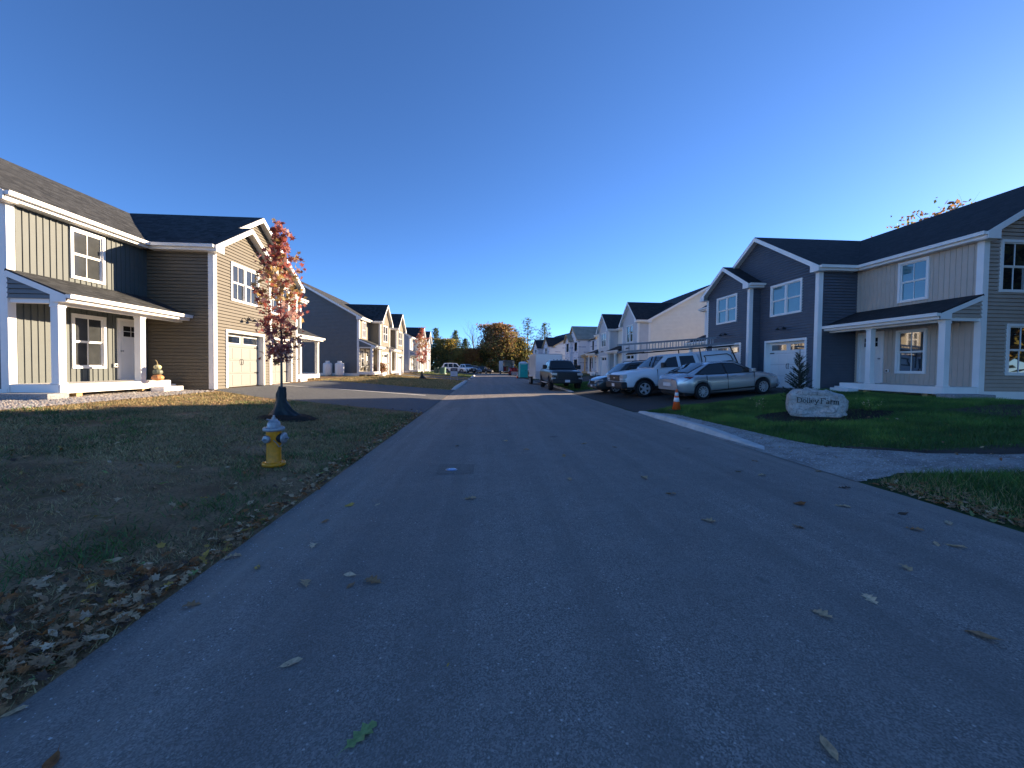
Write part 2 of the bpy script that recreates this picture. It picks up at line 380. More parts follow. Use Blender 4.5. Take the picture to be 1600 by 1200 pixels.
# road with a slightly ragged edge, widening into a court at the far end
def make_road():
    V = []; F = []; n = 0
    ys = list(np.arange(-14, 20, .2)) + list(np.arange(20, 76, 1.)) + [76, 80, 84, 90, 96, 102]
    for y in ys:
        w = .05 if y < 25 else .01
        xl = -2.05 + noise.noise((y*1.3, 0, 0))*w + noise.noise((y*5, 2, 0))*w*.5; xr = 5.07 + noise.noise((y*1.1, 7, 0))*w
        if y > 76: xl -= min(1, (y-76)/8)*1.0
        V += [(xl, y, 0), (-.2, y, .012), (1.55, y, .03), (3.3, y, .012), (xr, y, 0)]
    for j in range(len(ys)-1):
        for i in range(4): a = j*5+i; F.append((a, a+1, a+6, a+5))
    me = bpy.data.meshes.new('road'); me.from_pydata(V, [], F); me.materials.append(asphalt); me.polygons.foreach_set('use_smooth', [True]*len(F)); me.update()
    return tag(link(bpy.data.objects.new('road', me)), kind='structure')
road = make_road()
# left driveway (weathered) and its pale dividing strip; right driveway (fresh black)
sheet('driveway', -2.03, -9.98, interp([(-2, 12.5), (-2.6, 13.0), (-5, 13.25), (-7.7, 13.75), (-10, 14.95)]), interp([(-2, 25.6), (-2.6, 25.2), (-9, 25.6), (-10, 25.4)]), .008, asphalt_drive, 30, 10, .05)
sheet('paving_strip', -3.0, -9.9, interp([(-3, 19.45), (-9.9, 19.0)]), interp([(-3, 19.72), (-9.9, 19.2)]), .014, concrete, 12, 1)
sheet('driveway', 5.09, 13.78, interp([(5.07, 13.25), (7.1, 14.0), (9.5, 14.55), (13.8, 15.95)]), interp([(5.07, 24.0), (9, 25.5), (13.8, 25.0)]), .010, asphalt_new, 30, 8, .03)
sheet('driveway', -2.03, -10.0, interp([(-2, 42.6), (-10, 42.3)]), interp([(-2, 46.5), (-10, 46.0)]), .008, asphalt_drive, 8, 3)
sheet('driveway', -2.03, -10.0, interp([(-2, 49.6), (-10, 49.4)]), interp([(-2, 54), (-10, 53.2)]), .008, asphalt_drive, 8, 3)
sheet('driveway', -2.03, -14.0, interp([(-2, 73.5), (-14, 73.5)]), interp([(-2, 100), (-14, 100)]), .009, asphalt_drive, 8, 3)
sheet('driveway', 5.09, 13.3, 34.6, 46.5, .008, asphalt_new, 8, 3)
sheet('bare_lot', 5.09, 15.4, 52.5, 100, .010, dirt, 8, 8)
# gravel walk on the right: along the kerb, then away to the side; a soil bank above it
GFX, GFY = [5.0, 5.5, 6.05, 6.0, 6.25, 7.2, 8.2, 14, 30], [13.3, 13.05, 11.8, 8.2, 7.0, 6.0, 5.6, 5.45, 5.4]
GFX = [5.0, 5.5, 6.0, 6.08, 6.25, 7.2, 8.2, 14, 30]; GFY = [13.3, 13.05, 12.0, 7.6, 7.0, 6.0, 5.6, 5.45, 5.4]
GNX, GNY = [5.0, 5.9, 7.25, 14, 30], [5.0, 5.2, 4.87, 4.6, 4.6]
gn = lambda x: float(np.interp(x, GNX, GNY)); gf = lambda x: float(np.interp(x, GFX, GFY))
sheet('gravel_path', 5.02, 30, gn, gf, .008, gravel_m, 220, 16, .14)
sheet('soil_bank', 6.5, 11.5, lambda x: gf(x)-.05, lambda x: gf(x)+.12+.45*max(0, 1-abs(x-8.6)/2.2), .014, dirt, 30, 3, .08)
sheet('soil_bed', 7.2, 11.2, lambda x: 9.55-.55*math.sqrt(max(0, 1-((x-8.9)/1.75)**2)) if abs(x-8.9) < 1.75 else 9.55, lambda x: 9.9+1.2*math.sqrt(max(0, 1-((x-8.9)/1.75)**2)) if abs(x-8.9) < 1.75 else 9.9, .016, mulch, 24, 4, .08)
sheet('soil_patch', 11.5, 14.3, lambda x: 8.0+.1*math.sin(3*x), lambda x: 9.6, .012, dirt, 20, 4, .2)
# stone bed along the left porch
sheet('gravel_bed', -9.55, -12.1, interp([(-9.55, 7.6), (-12.1, 7.6)]), interp([(-9.55, 13.2), (-9.9, 14.6), (-12.1, 14.7)]), .012, stone_bed, 12, 14, .12)
# asphalt patch around the valve lid
sheet('asphalt_patch', -.70, -.18, 5.5, 6.05, .0155, patch_m, 4, 4, .015)
def valve():
    e = empty('valve_cover', (-.5, 5.72, .017), 0, 'small round blue valve lid set in the road', 'valve cover')
    MB().lathe([(.07, 0), (.07, .006), (.064, .008), (.02, .006)], 20).build('lid', valve_m, e, True)
    MB().lathe([(.085, 0), (.085, .004), (.073, .0045), (.072, 0)], 20).build('rim', steel, e, True)
valve()
# kerbs
def kerb(x, ya, yb, side, mat=concrete, taper=(1, 1)):
    k = empty('kerb', (0, 0, 0)); tag(k, kind='structure')
    n = max(1, round(abs(yb-ya)/2.4)); st = (yb-ya)/n
    for i in range(n):
        y0 = ya+st*i+.008; y1 = ya+st*(i+1)-.008
        h0 = .13*(taper[0] if i == 0 else 1); h1 = .13*(taper[1] if i == n-1 else 1)
        a, b = (x, x+.30) if side > 0 else (x-.30, x); f, g = (.10, .0) if side > 0 else (0, .10)
        m = MB(); m.hexa([(a, y0, -.05), (b, y0, -.05), (b, y1, -.05), (a, y1, -.05), (a+f, y0, h0), (b-g, y0, h0), (b-g, y1, h1), (a+f, y1, h1)])
        m.build('kerb_stone', mat, k, bevel=.012)
    return k
kerb(5.08, 7.0, 13.2, 1, taper=(.12, .5))
kerb(-2.0, 25.6, 42.4, -1, taper=(.3, .3)); kerb(-2.0, 46.6, 49.5, -1, taper=(.3, .3)); kerb(-2.0, 54.1, 73.3, -1, taper=(.3, .3))
kerb(5.08, 24.2, 34.4, 1, taper=(.3, .3))
# ---------------------------------------------------------------- houses
Z3 = Vector((0, 0, 1))
def P3(O, U, N, u, z, off=0.): return Vector(O) + Vector(U)*u + Z3*z + Vector(N)*off
def _spans(lo, hi, ops):
    out = [(lo, hi)]
    for a, b in ops:
        nx = []
        for p, q in out:
            if b <= p or a >= q: nx.append((p, q)); continue
            if a > p: nx.append((p, a))
            if b < q: nx.append((b, q))
        out = nx
    return out
def lap_wall(name, O, U, N, lo, hi, z0, z1, ops, mat, parent, e=.122, d=.024, g=.17):
    """clapboards: each course leans out to its lower edge; above it a shadow groove of height g*e under the next lip"""
    lo = lo if callable(lo) else (lambda z, c=lo: c); hi = hi if callable(hi) else (lambda z, c=hi: c)
    mb = MB(); nc = int((z1-z0)/e)+1
    zs = sorted({round(z, 5) for z in [z0, z1] + [z0+e*i for i in range(nc)] + [z0+e*(i+1-g) for i in range(nc)] + [w for o in ops for w in o[2:4] if z0 < w < z1] if z0 <= z <= z1+1e-6})
    for a, b in zip(zs[:-1], zs[1:]):
        if b-a < 1e-4: continue
        ph = ((a-z0+1e-5) % e)/e; groove = ph > 1-g-.003
        if groove: oa = ob = -.022
        else: oa = d*(1-ph)+.006; ob = d*(1-min(1, ph+(b-a)/e))+.006
        cut = [(o[0], o[1]) for o in ops if o[2] < (a+b)/2 < o[3]]
        la, ha, lb, hb = lo(a), hi(a), lo(b), hi(b)
        for (p, q) in _spans(min(la, lb), max(ha, hb), cut):
            pa, qa, pb, qb = max(p, la), min(q, ha), max(p, lb), min(q, hb)
            if qa-pa < .005: continue
            if qb < pb: pb = qb = (pb+qb)/2
            mb.poly([P3(O, U, N, pa, a, oa), P3(O, U, N, qa, a, oa), P3(O, U, N, qb, b, ob), P3(O, U, N, pb, b, ob)])
            if ph < .003: mb.poly([P3(O, U, N, pa, a, -.022), P3(O, U, N, qa, a, -.022), P3(O, U, N, qa, a, oa), P3(O, U, N, pa, a, oa)])
            if groove and abs(ph-(1-g)) < .01: mb.poly([P3(O, U, N, pa, a, .006+d*g), P3(O, U, N, qa, a, .006+d*g), P3(O, U, N, qa, a, -.022), P3(O, U, N, pa, a, -.022)])
    return mb.build(name, mat, parent)
def flat_wall(name, O, U, N, lo, hi, z0, z1, ops, mat, parent):
    lo = lo if callable(lo) else (lambda z, c=lo: c); hi = hi if callable(hi) else (lambda z, c=hi: c)
    mb = MB(); zs = sorted({z0, z1} | ({ES-.2+(z1-ES+.2)*i/16 for i in range(16)} if z1 > ES else set()) | {w for o in ops for w in o[2:4] if z0 < w < z1})
    for a, b in zip(zs[:-1], zs[1:]):
        cut = [(o[0], o[1]) for o in ops if o[2] < (a+b)/2 < o[3]]
        la, ha, lb, hb = lo(a), hi(a), lo(b), hi(b)
        for (p, q) in _spans(min(la, lb), max(ha, hb), cut):
            mb.poly([P3(O, U, N, max(p, la), a, 0), P3(O, U, N, min(q, ha), a, 0), P3(O, U, N, min(q, hb), b, 0), P3(O, U, N, max(p, lb), b, 0)])
    return mb.build(name, mat, parent)
def fbox(mb, O, U, N, u0, u1, z0, z1, n0, n1, m=0):
    c = [P3(O, U, N, u, z, n) for z in (z0, z1) for (u, n) in ((u0, n1), (u1, n1), (u1, n0), (u0, n0))]
    return mb.hexa(c, m)
def batten_wall(name, O, U, N, lo, hi, z0, z1, ops, mat, parent, sp=.165):
    w = flat_wall(name, O, U, N, lo, hi, z0, z1, ops, mat, parent)
    n = int((hi-lo)/sp); cache = {}
    for i in range(n+1):
        u = lo+.03+i*sp
        if u > hi-.03: break
        segs = _spans(z0, z1, [(o[2], o[3]) for o in ops if o[0]-.02 < u < o[1]+.02])
        for a, b in segs:
            key = (round(a, 3), round(b, 3))
            if key not in cache:
                mb = MB(); fbox(mb, (0, 0, 0), U, N, -.019, .019, a, b, .0, .021); cache[key] = mb.mesh('batten', mat)
            inst('batten', cache[key], w, tuple(Vector(O)+Vector(U)*u))
    return w
def window(O, U, N, u0, u1, z0, z1, parent, units=1, mat=white, gl=glass, lights=True, casing=.085):
    mb = MB(); c = casing
    fbox(mb, O, U, N, u0-c, u1+c, z1, z1+c, -.05, .055); fbox(mb, O, U, N, u0-c, u1+c, z0-c*.8, z0, -.05, .05)
    fbox(mb, O, U, N, u0-c, u0, z0, z1, -.05, .052); fbox(mb, O, U, N, u1, u1+c, z0, z1, -.05, .052)
    w = (u1-u0)/units; zm = (z0+z1)/2; panes = []
    for k in range(units):
        a = u0+w*k; b = a+w
        if k: fbox(mb, O, U, N, a-.045, a+.045, z0, z1, -.04, .035)
        a2 = a+(.045 if k else .0); b2 = b-(.045 if k < units-1 else 0)
        for (q0, q1, dep) in ((zm, z1, 0.), (z0, zm, -.022)):
            s = .032
            fbox(mb, O, U, N, a2, b2, q0, q0+s, dep-.035, dep+.012); fbox(mb, O, U, N, a2, b2, q1-s, q1, dep-.035, dep+.012)
            fbox(mb, O, U, N, a2, a2+s, q0+s, q1-s, dep-.035, dep+.012); fbox(mb, O, U, N, b2-s, b2, q0+s, q1-s, dep-.035, dep+.012)
            mid = (a2+b2)/2
            if lights:
                fbox(mb, O, U, N, mid-.010, mid+.010, q0+s, q1-s, dep-.03, dep+.004)
                panes += [(a2+s, mid-.010, q0+s, q1-s, dep), (mid+.010, b2-s, q0+s, q1-s, dep)]
            else: panes.append((a2+s, b2-s, q0+s, q1-s, dep))
    o = mb.build('window', mat, parent)
    for (a, b, c0, c1, dep) in panes:
        pb = MB(); fbox(pb, O, U, N, a, b, c0, c1, dep-.022, dep-.012); p = pb.build('pane', gl, o)
    return o
def garage_door(O, U, N, u0, u1, z0, z1, parent, rich=True, rec=.2, dm=None):
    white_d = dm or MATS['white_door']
    mb = MB(); c = .10
    fbox(mb, O, U, N, u0-c, u0, z0, z1+c, -rec-.02, .048); fbox(mb, O, U, N, u1, u1+c, z0, z1+c, -rec-.02, .048); fbox(mb, O, U, N, u0, u1, z1, z1+c, -rec-.02, .051)
    fr = mb.build('door_frame', white, parent)
    db = MB(); rows = 4; h = (z1-z0)/rows
    for r in range(rows): fbox(db, O, U, N, u0, u1, z0+h*r+.004, z0+h*(r+1)-.004, -rec-.05, -rec)
    d = db.build('garage_door', white_d, parent)
    W_ = u1-u0
    if rich:
        pw = (W_-.16)/4
        for r in range(3):
            for k in range(4):
                a = u0+.05+k*(pw+.02); pb = MB(); q0, q1 = z0+h*r+.05, z0+h*(r+1)-.05
                fbox(pb, O, U, N, a+.02, a+pw-.02, q0, q1, -rec-.01, -rec+.010); pb.build('panel', white_d, d, bevel=.008)
        for k in range(2):
            a = u0+W_*.5*k+.12; b = a+W_*.5-.24; fb = MB(); q0, q1 = z1-h+.15, z1-.12
            for (x0, x1, y0, y1) in ((a-.03, b+.03, q1, q1+.03), (a-.03, b+.03, q0-.03, q0), (a-.03, a, q0, q1), (b, b+.03, q0, q1)): fbox(fb, O, U, N, x0, x1, y0, y1, -rec, -rec+.018)
            f2 = fb.build('window_frame', white, d)
            fbox(pb := MB(), O, U, N, a, b, q0, q1, -rec-.005, -rec+.006); pb.build('pane', glass, d)
        mid = (u0+u1)/2
        for sgn in (-1, 1):
            hb = MB(); x = mid+sgn*.05; zc = z0+1.0
            hb.tube([P3(O, U, N, x, zc+.12, -rec), P3(O, U, N, x, zc+.10, -rec+.05), P3(O, U, N, x+sgn*.02, zc, -rec+.055), P3(O, U, N, x, zc-.10, -rec+.05), P3(O, U, N, x, zc-.12, -rec)], .011, 6)
            hb.build('handle', black_metal, d)
            for zc2 in (z0+.55, z1-h+.02):
                e_ = u0 if sgn < 0 else u1
                fbox(gb := MB(), O, U, N, e_, e_-sgn*.28, zc2-.022, zc2+.022, -rec, -rec+.014); gb.build('hinge', black_metal, d)
    else:
        for k in range(2):
            a = u0+W_*.5*k+.12; fbox(pb := MB(), O, U, N, a, a+W_*.5-.24, z1-h+.15, z1-.12, -rec-.005, -rec+.006); pb.build('pane', glass, d)
    return d
def barn_lamp(O, U, N, u, z, parent):
    l = MB(); c = lambda du, dz, n: P3(O, U, N, u+du, z+dz, n)
    l.lathe([(.055, 0), (.055, .02), (.02, .03)], 10, c(0, 0, .015), N)
    for sgn in (-1, 1):
        l.tube([c(0, 0, .03), c(sgn*.08, .09, .14), c(sgn*.17, .07, .22), c(sgn*.19, 0, .24)], .013, 6)
        l.lathe([(.03, .06), (.045, .03), (.10, -.03), (.115, -.045), (.10, -.045)], 12, c(sgn*.19, -.02, .24), (0, 0, 1))
    return l.build('wall_lamp', black_metal, parent)
def entry_door(O, U, N, u0, u1, z0, z1, parent, handle_left=True):
    mb = MB(); c = .09
    fbox(mb, O, U, N, u0-c, u0, z0, z1+c, -.04, .04); fbox(mb, O, U, N, u1, u1+c, z0, z1+c, -.04, .04); fbox(mb, O, U, N, u0, u1, z1, z1+c, -.04, .043); fbox(mb, O, U, N, u0, u1, z0-.03, z0+.02, -.04, .05)
    mb.build('door_frame', white, parent)
    db = MB(); fbox(db, O, U, N, u0, u1, z0+.02, z1, -.05, -.015); w = u1-u0
    for k in range(2): fbox(db, O, U, N, u0+.13+k*(w/2-.08), u0+w/2-.05+k*(w/2-.08), z0+.22, z1-.62, -.02, -.006)
    d = db.build('front_door', white_d, parent, bevel=.006)
    for i in range(2):
        for j in range(2):
            a = u0+.17+i*((w-.34)/2+.01); b = a+(w-.34)/2-.02; q = z1-.50+j*.185
            fbox(pb := MB(), O, U, N, a, b, q, q+.165, -.016, -.008); pb.build('pane', door_glass, d)
    kb = MB(); ku = u0+.07 if handle_left else u1-.07
    kb.lathe([(.03, 0), (.03, .01), (.012, .02), (.012, .05), (.028, .06), (.028, .08), (.0, .085)], 10, P3(O, U, N, ku, z0+.95, -.015), N); kb.build('door_knob', steel, d, True)
    return d
def slab(name, pts, th, mats, parent, uvdir):
    """roof slab: pts = 4 top corners (eave a, eave b, ridge b, ridge a), thickness downwards; UVs in metres."""
    p = [Vector(q) for q in pts]; n = (p[1]-p[0]).cross(p[3]-p[0]).normalized()
    if n.z < 0: n = -n
    q = [a-n*th for a in p]
    me = bpy.data.meshes.new(name); V = p+q
    F = [tuple(range(len(p))), tuple(len(p)+i for i in reversed(range(len(p))))]
    k = len(p)
    for i in range(k): F.append((i, k+i, k+(i+1) % k, (i+1) % k))
    me.from_pydata([tuple(v) for v in V], [], F)
    for m in mats: me.materials.append(m)
    me.polygons.foreach_set('material_index', [0, 1]+[0]*k)
    uv = me.uv_layers.new(name='UVMap'); e = (p[1]-p[0]).normalized(); g = n.cross(e)
    for lp in me.loops: d = V[lp.vertex_index]-p[0]; uv.data[lp.index].uv = (d.dot(e)+uvdir*3.7, d.dot(g))
    if me.polygons[0].normal.z < 0: me.flip_normals()
    me.update(); return link(bpy.data.objects.new(name, me), parent)
ES, OV, SLP = 5.17, .30, .60       # eave height (roof top at the overhang edge), overhang, pitch
def gable_roof(parent, xc, half, yf, yb, zE, slp, rmat, side='both', ytrim=None, trim=True, tm=white, name='roof'):
    """ridge along y; front end at yf (overhang included), runs back to yb (float or per side)."""
    run = half+OV; zr = zE+run*slp; out = []
    for sgn in (-1, 1):
        y0 = yf; y1 = yb if not isinstance(yb, tuple) else yb[0 if sgn < 0 else 1]
        yr = ytrim if ytrim is not None else y1
        pts = [(xc+sgn*run, y0, zE), (xc+sgn*run, y1, zE), (xc, yr if sgn else y1, zr), (xc, y0, zr)]
        if sgn > 0: pts = [pts[1], pts[0], pts[3], pts[2]]
        out.append(slab(name, pts, .10, [rmat, tm], parent, sgn))
    r = out[0]
    if trim:
        for sgn in (-1, 1):     # rake boards and return blocks
            mb = MB(); a = Vector((xc+sgn*(run+.01), yf, zE-.015)); b = Vector((xc, yf, zr-.015))
            y0, y1 = yf-.025, yf+.02
            hb = .2
            mb.hexa([(a.x, y0, a.z-hb), (b.x, y0, b.z-hb), (b.x, y1, b.z-hb), (a.x, y1, a.z-hb), (a.x, y0, a.z), (b.x, y0, b.z), (b.x, y1, b.z), (a.x, y1, a.z)])
            x0 = xc+sgn*(run+.012); x1 = xc+sgn*(half-.10)
            mb.poly([(x0, y0-.003, zE-.02), (x0, y0-.003, zE-.23), (x1, y0-.003, zE-.23), (x1, y0-.003, zE-.02+(abs(x1-x0))*slp-.18)])
            mb.box(x0, x1, y0, yf+OV-.01, zE-.232, zE-.218)
            mb.build('rake_board', tm, parent)
            sb = MB(); s0 = .14       # sloping soffit under the rake overhang
            sb.poly([(xc+sgn*run, yf+.02, zE-s0), (xc+sgn*run, yf+OV, zE-s0), (xc, yf+OV, zr-s0), (xc, yf+.02, zr-s0)]); sb.build('soffit', tm, parent)
    return zr
def eave_trim(parent, p, q, inward, tm=white):
    """fascia + gutter along the eave p->q, soffit inward (unit vector towards the wall)."""
    p, q, w = Vector(p), Vector(q), Vector(inward); mb = MB()
    def bx(a0, a1, z0, z1):
        c = [p+w*a0, q+w*a0, q+w*a1, p+w*a1]; mb.hexa([v+Z3*z0 for v in c]+[v+Z3*z1 for v in c])
    bx(-.115, -.0, -.11, -.015); bx(-.125, -.11, -.03, -.005); bx(0, .03, -.20, -.012)
    bx(.03, OV+.02, -.205, -.19)
    return mb.build('gutter', tm, parent)
def corner_board(parent, x, y, sx, sy, z0, z1, tm=white, w=.14):
    """sx,sy: the outward signs of the two faces meeting here"""
    mb = MB(); mb.box(x-sx*w, x+sx*.044, y, y+sy*.046, z0, z1); mb.box(x, x+sx*.046, y-sy*w, y, z0, z1)
    return mb.build('corner_board', tm, parent)
def porch(parent, xa, xb, yw, outer, st, rich, proud=0., doors=True):
    """porch across x in [xa,xb]; wall at y=yw; outer=-1: open end at xa (wing at xb), +1: mirrored."""
    wallm, sidem, rmat = st['porch'], st['side'], st['roof']
    X = (lambda t: xa+t) if outer < 0 else (lambda t: xb-t)     # t: distance from the open end
    Lp = xb-xa; dep = 1.2; tm = st['trim']
    rng = lambda t0, t1: (min(X(t0), X(t1)), max(X(t0), X(t1)))
    O = (0, yw, 0); U = (1, 0, 0); N = (0, -1, 0); y = lambda d: yw-d
    dw = rng(Lp-1.12, Lp-.22) if Lp > 4 else rng(Lp-1.1, Lp-.2); ww = rng(1.60, 2.48) if Lp > 4 else rng(.55, 1.35)
    uw = ww if Lp > 4 else rng(.95, 1.85)
    ops = [(dw[0], dw[1], .37, 2.33), (ww[0], ww[1], .83, 2.30), (uw[0], uw[1], 3.48, 4.83)]
    f = batten_wall if rich else flat_wall
    w = f('porch_wall', O, U, N, xa, xb, .2, 5.0, ops, wallm, parent)
    if st.get('bare'):
        mb = MB()
        for (a, b, c, d) in ops: fbox(mb, O, U, N, a, b, c, d, -.5, -.4)
        mb.build('opening', plastic_bk, w)
    else:
        window(O, U, N, *ww, .83, 2.30, parent, gl=st.get('glass', glass)); window(O, U, N, *uw, 3.48, 4.83, parent, 1 if Lp > 4 else 2, lights=Lp > 4, gl=st.get('uglass', glass))
        entry_door(O, U, N, *dw, .39, 2.33, parent, outer < 0)
    # deck
    a, b = rng(0, Lp-.62); m = MB(); m.box(a, b, y(dep), y(0)-.002, .30, .37); dk = m.build('deck', concrete if rich else tm, parent)
    m = MB(); m.box(a-.012, b+.012, y(dep)-.03, y(dep), .13, .362); m.box(*(rng(-.028, 0)), y(dep), y(0)+.1, .13, .361); m.build('deck_fascia', tm, parent)
    for t in (.55, 2.6 if Lp > 4 else 2.0):
        m = MB(); m.box(*rng(t-.08, t+.08), y(dep-.05), y(dep-.21), -.25, .3); m.box(*rng(t-.14, t+.14), y(dep+.01), y(dep-.27), -.3, -.10, 1); m.build('footing', [lumber, concrete], parent)
    m = MB(); sx = rng(Lp-1.45, Lp-.62); m.box(*sx, y(dep+.45), y(dep+.031), -.3, .17); m.box(*rng(Lp-.61, Lp-.28), y(dep-.05), y(.1), -.3, .22); m.build('step', tm, parent, bevel=.01)
    # posts, beam, ceiling
    for t in (0.0, 2.42 if Lp > 4 else 2.2):
        m = MB(); m.box(*rng(t+.005, t+.195), y(dep-.01), y(dep-.20), .37, 2.42); m.box(*rng(t-.012, t+.212), y(dep+.006), y(dep-.217), .37, .41); m.box(*rng(t-.008, t+.208), y(dep+.003), y(dep-.213), 2.36, 2.419); m.build('post', tm, parent, bevel=.006)
    m = MB(); m.box(*rng(.0, Lp-.02), y(dep+.0), y(dep-.2), 2.42, 2.58); m.box(*rng(.0, .14), y(dep-.21), y(.03), 2.45, 2.58); m.build('beam', tm, parent)
    m = MB(); m.box(*rng(.02, Lp-.02), y(dep-.21), y(.02), 2.585, 2.60); m.build('ceiling', tm, parent)
    # roof
    zE, run = 2.70, 1.45; zw = 3.30
    pa, pb = rng(-.06, Lp-.01)
    pts = [(pa, y(run), zE), (pb, y(run), zE), (pb, y(.02), zw), (pa, y(.02), zw)]
    slab('porch_roof', pts, .06, [st['proof'], tm], parent, 2)
    if not st.get('bare'): eave_trim(parent, (pa, y(run), zE-.01), (pb, y(run), zE-.01), (0, 1, 0), tm)
    x0 = X(0); s = -1 if outer < 0 else 1
    m = MB(); slp = (zw-zE)/(run-.02)
    xx = sorted((x0+s*.025, x0+s*.062))
    top = lambda d: zE+(run-d)*slp-.045
    m.hexa([(xx[0], y(run), top(run)-.15), (xx[1], y(run), top(run)-.15), (xx[1], y(.03), top(.03)-.15), (xx[0], y(.03), top(.03)-.15), (xx[0], y(run), top(run)), (xx[1], y(run), top(run)), (xx[1], y(.03), top(.03)), (xx[0], y(.03), top(.03))])
    m.poly([(xx[0]-.003 if s < 0 else xx[1]+.003, y(d), z) for d, z in ((run, top(run)), (run, top(run)-.17), (run-.38, top(run)-.17), (run-.38, top(run-.38)-.1))])
    m.build('rake_board', tm, parent)
    lo_ = 2.56
    lap_wall('porch_gable', (x0+s*.02, y(0), 0), (0, -1, 0), (s, 0, 0), .03, lambda z: max(.03, min(dep-.0, run-(z+.1-zE)/slp)), lo_, 3.2, [], sidem, parent)
    return w
def house(name, origin, rz, segs, st, label, cat, rich=2, depth_r=3.725, slp=SLP, wslp=SLP, group=None, endlap=(True, True), wing_p=1.7, small_p=2.25, win_ends=()):
    """segs: list of ('P',w) porch, ('D',ws,wb) double wing with a small forward gable on the left, ('G',w) single gable wing.
       local x along the front (seen from the street left to right), front faces -y, z=0 at the foot of the walls."""
    H = empty(name, origin, rz, label, cat, group); x = 0; tm = st['trim']; Ltot = sum(sum(s[1:]) for s in segs)
    zr = ES+(depth_r+OV)*slp; bare = st.get('bare')
    # foundation and floors
    m = MB(); m.box(.03, Ltot-.03, .03, 2*depth_r-.03, -.8, .20)
    xs = 0
    for s in segs:
        w = sum(s[1:])
        if s[0] != 'P': m.box(xs+.03, xs+w-.03, -(wing_p if s[0] == 'G' else wing_p)+.03, .5, -.8, .02)
        xs += w
    m.build('foundation', concrete, H)
    # body core behind walls, keeps light out
    m = MB(); m.box(.05, Ltot-.05, .05, 2*depth_r-.05, .2, ES-.25); m.build('core', plastic_bk, H)
    # back wall, end walls
    flat_wall('back_wall', (0, 2*depth_r, 0), (-1, 0, 0), (0, 1, 0), -Ltot, 0, 0, ES-.02, [], st['end'], H)
    lo = lambda z: max(0, (z-(ES+OV*slp-.12))/slp); hi = lambda z: 2*depth_r-lo(z)
    for k, (ex, sg) in enumerate(((0, -1), (Ltot, 1))):
        mat_e = st['end']; wops = [w for w in win_ends if w[0] == k]
        ops = [w[1:5] for w in wops]
        wf = lap_wall if rich else flat_wall
        wf('end_wall', (ex, 0, 0), (0, 1, 0), (sg, 0, 0), lo, hi, .02, zr-.16, ops, mat_e, H)
        for w in wops: window((ex, 0, 0), (0, 1, 0), (sg, 0, 0), *w[1:5], H)
        if not bare:
            for yy, sy in ((0, -1), (2*depth_r, 1)): corner_board(H, ex, yy, sg, sy, .02, ES-.21, tm)
            mb = MB(); mb.box(ex, ex+sg*.050, .0, 2*depth_r, .0, .24); mb.build('skirt_board', tm, H)
    # main roof: front and back slabs, rakes at both ends
    xl, xr_ = -OV, Ltot+OV
    slab('roof', [(xl, -OV, ES), (xr_, -OV, ES), (xr_, depth_r, zr), (xl, depth_r, zr)], .10, [st['roof'], tm], H, 0)
    slab('roof', [(xr_, 2*depth_r+OV, ES), (xl, 2*depth_r+OV, ES), (xl, depth_r, zr), (xr_, depth_r, zr)], .10, [st['roof'], tm], H, 1)
    for ex, sg in ((xl, -1), (xr_, 1)):
        for s2 in (-1, 1):
            mb = MB(); y0 = depth_r+s2*(depth_r+OV); b = depth_r
            x0, x1 = sorted((ex-sg*.02, ex+sg*.025)); a_, c_ = ES-.015, zr-.015
            mb.hexa([(x0, y0, a_-.2), (x1, y0, a_-.2), (x1, b, c_-.2), (x0, b, c_-.2), (x0, y0, a_), (x1, y0, a_), (x1, b, c_), (x0, b, c_)])
            xo = ex+sg*.028; yi = y0-s2*(OV+.12)
            mb.poly([(xo, y0, ES-.02), (xo, y0, ES-.23), (xo, yi, ES-.23), (xo, yi, ES-.02+abs(yi-y0)*slp-.18)])
            mb.box(ex+sg*.025, ex-sg*OV, y0, y0-s2*(OV+.12), ES-.232, ES-.218)
            mb.poly([(ex-sg*.02, y0, ES-.14), (ex-sg*OV, y0, ES-.14), (ex-sg*OV, b, zr-.14), (ex-sg*.02, b, zr-.14)])
            mb.build('rake_board', tm if not bare else plywood, H)
    # segments
    x = 0
    for i, s in enumerate(segs):
        w = sum(s[1:]); x1 = x+w
        if s[0] == 'P':
            outer = -1 if (i+1 < len(segs) and segs[i+1][0] != 'P') else 1
            # eave of the main roof over this porch
            wl = segs[i-1][0] if i else None; wr = segs[i+1][0] if i+1 < len(segs) else None
            ea = x+(.33 if wl else -OV); eb = x1-(.33 if wr else -OV)
            if not bare: eave_trim(H, (ea-(.0), -OV, ES), (eb, -OV, ES), (0, 1, 0), tm)
            if i and i+1 < len(segs): outer = -1
            porch(H, x, x1, 0, outer, st, rich == 2)
        else:
            proj = wing_p; wm = st['wing']; xc = (x+x1)/2; half = w/2
            frontP = small_p if s[0] == 'D' else proj
            WALL = lap_wall if rich else flat_wall
            # roof of the wing
            zr2 = ES+(half+OV)*wslp; yv = -OV+(half+OV)*wslp/slp
            run = half+OV
            for sgn in (-1, 1):
                pts = [(xc+sgn*run, -proj-OV, ES+.004), (xc+sgn*run, -OV, ES+.004), (xc, min(yv, depth_r), zr2+.004), (xc, -proj-OV, zr2+.004)]
                if sgn > 0: pts = [pts[1], pts[0], pts[3], pts[2]]
                if sgn < 0: pts = [pts[0], pts[1], pts[2], pts[3]]
                slab('wing_roof', pts, .10, [st['roof'], tm], H, sgn)
            sides = (-1, 1)
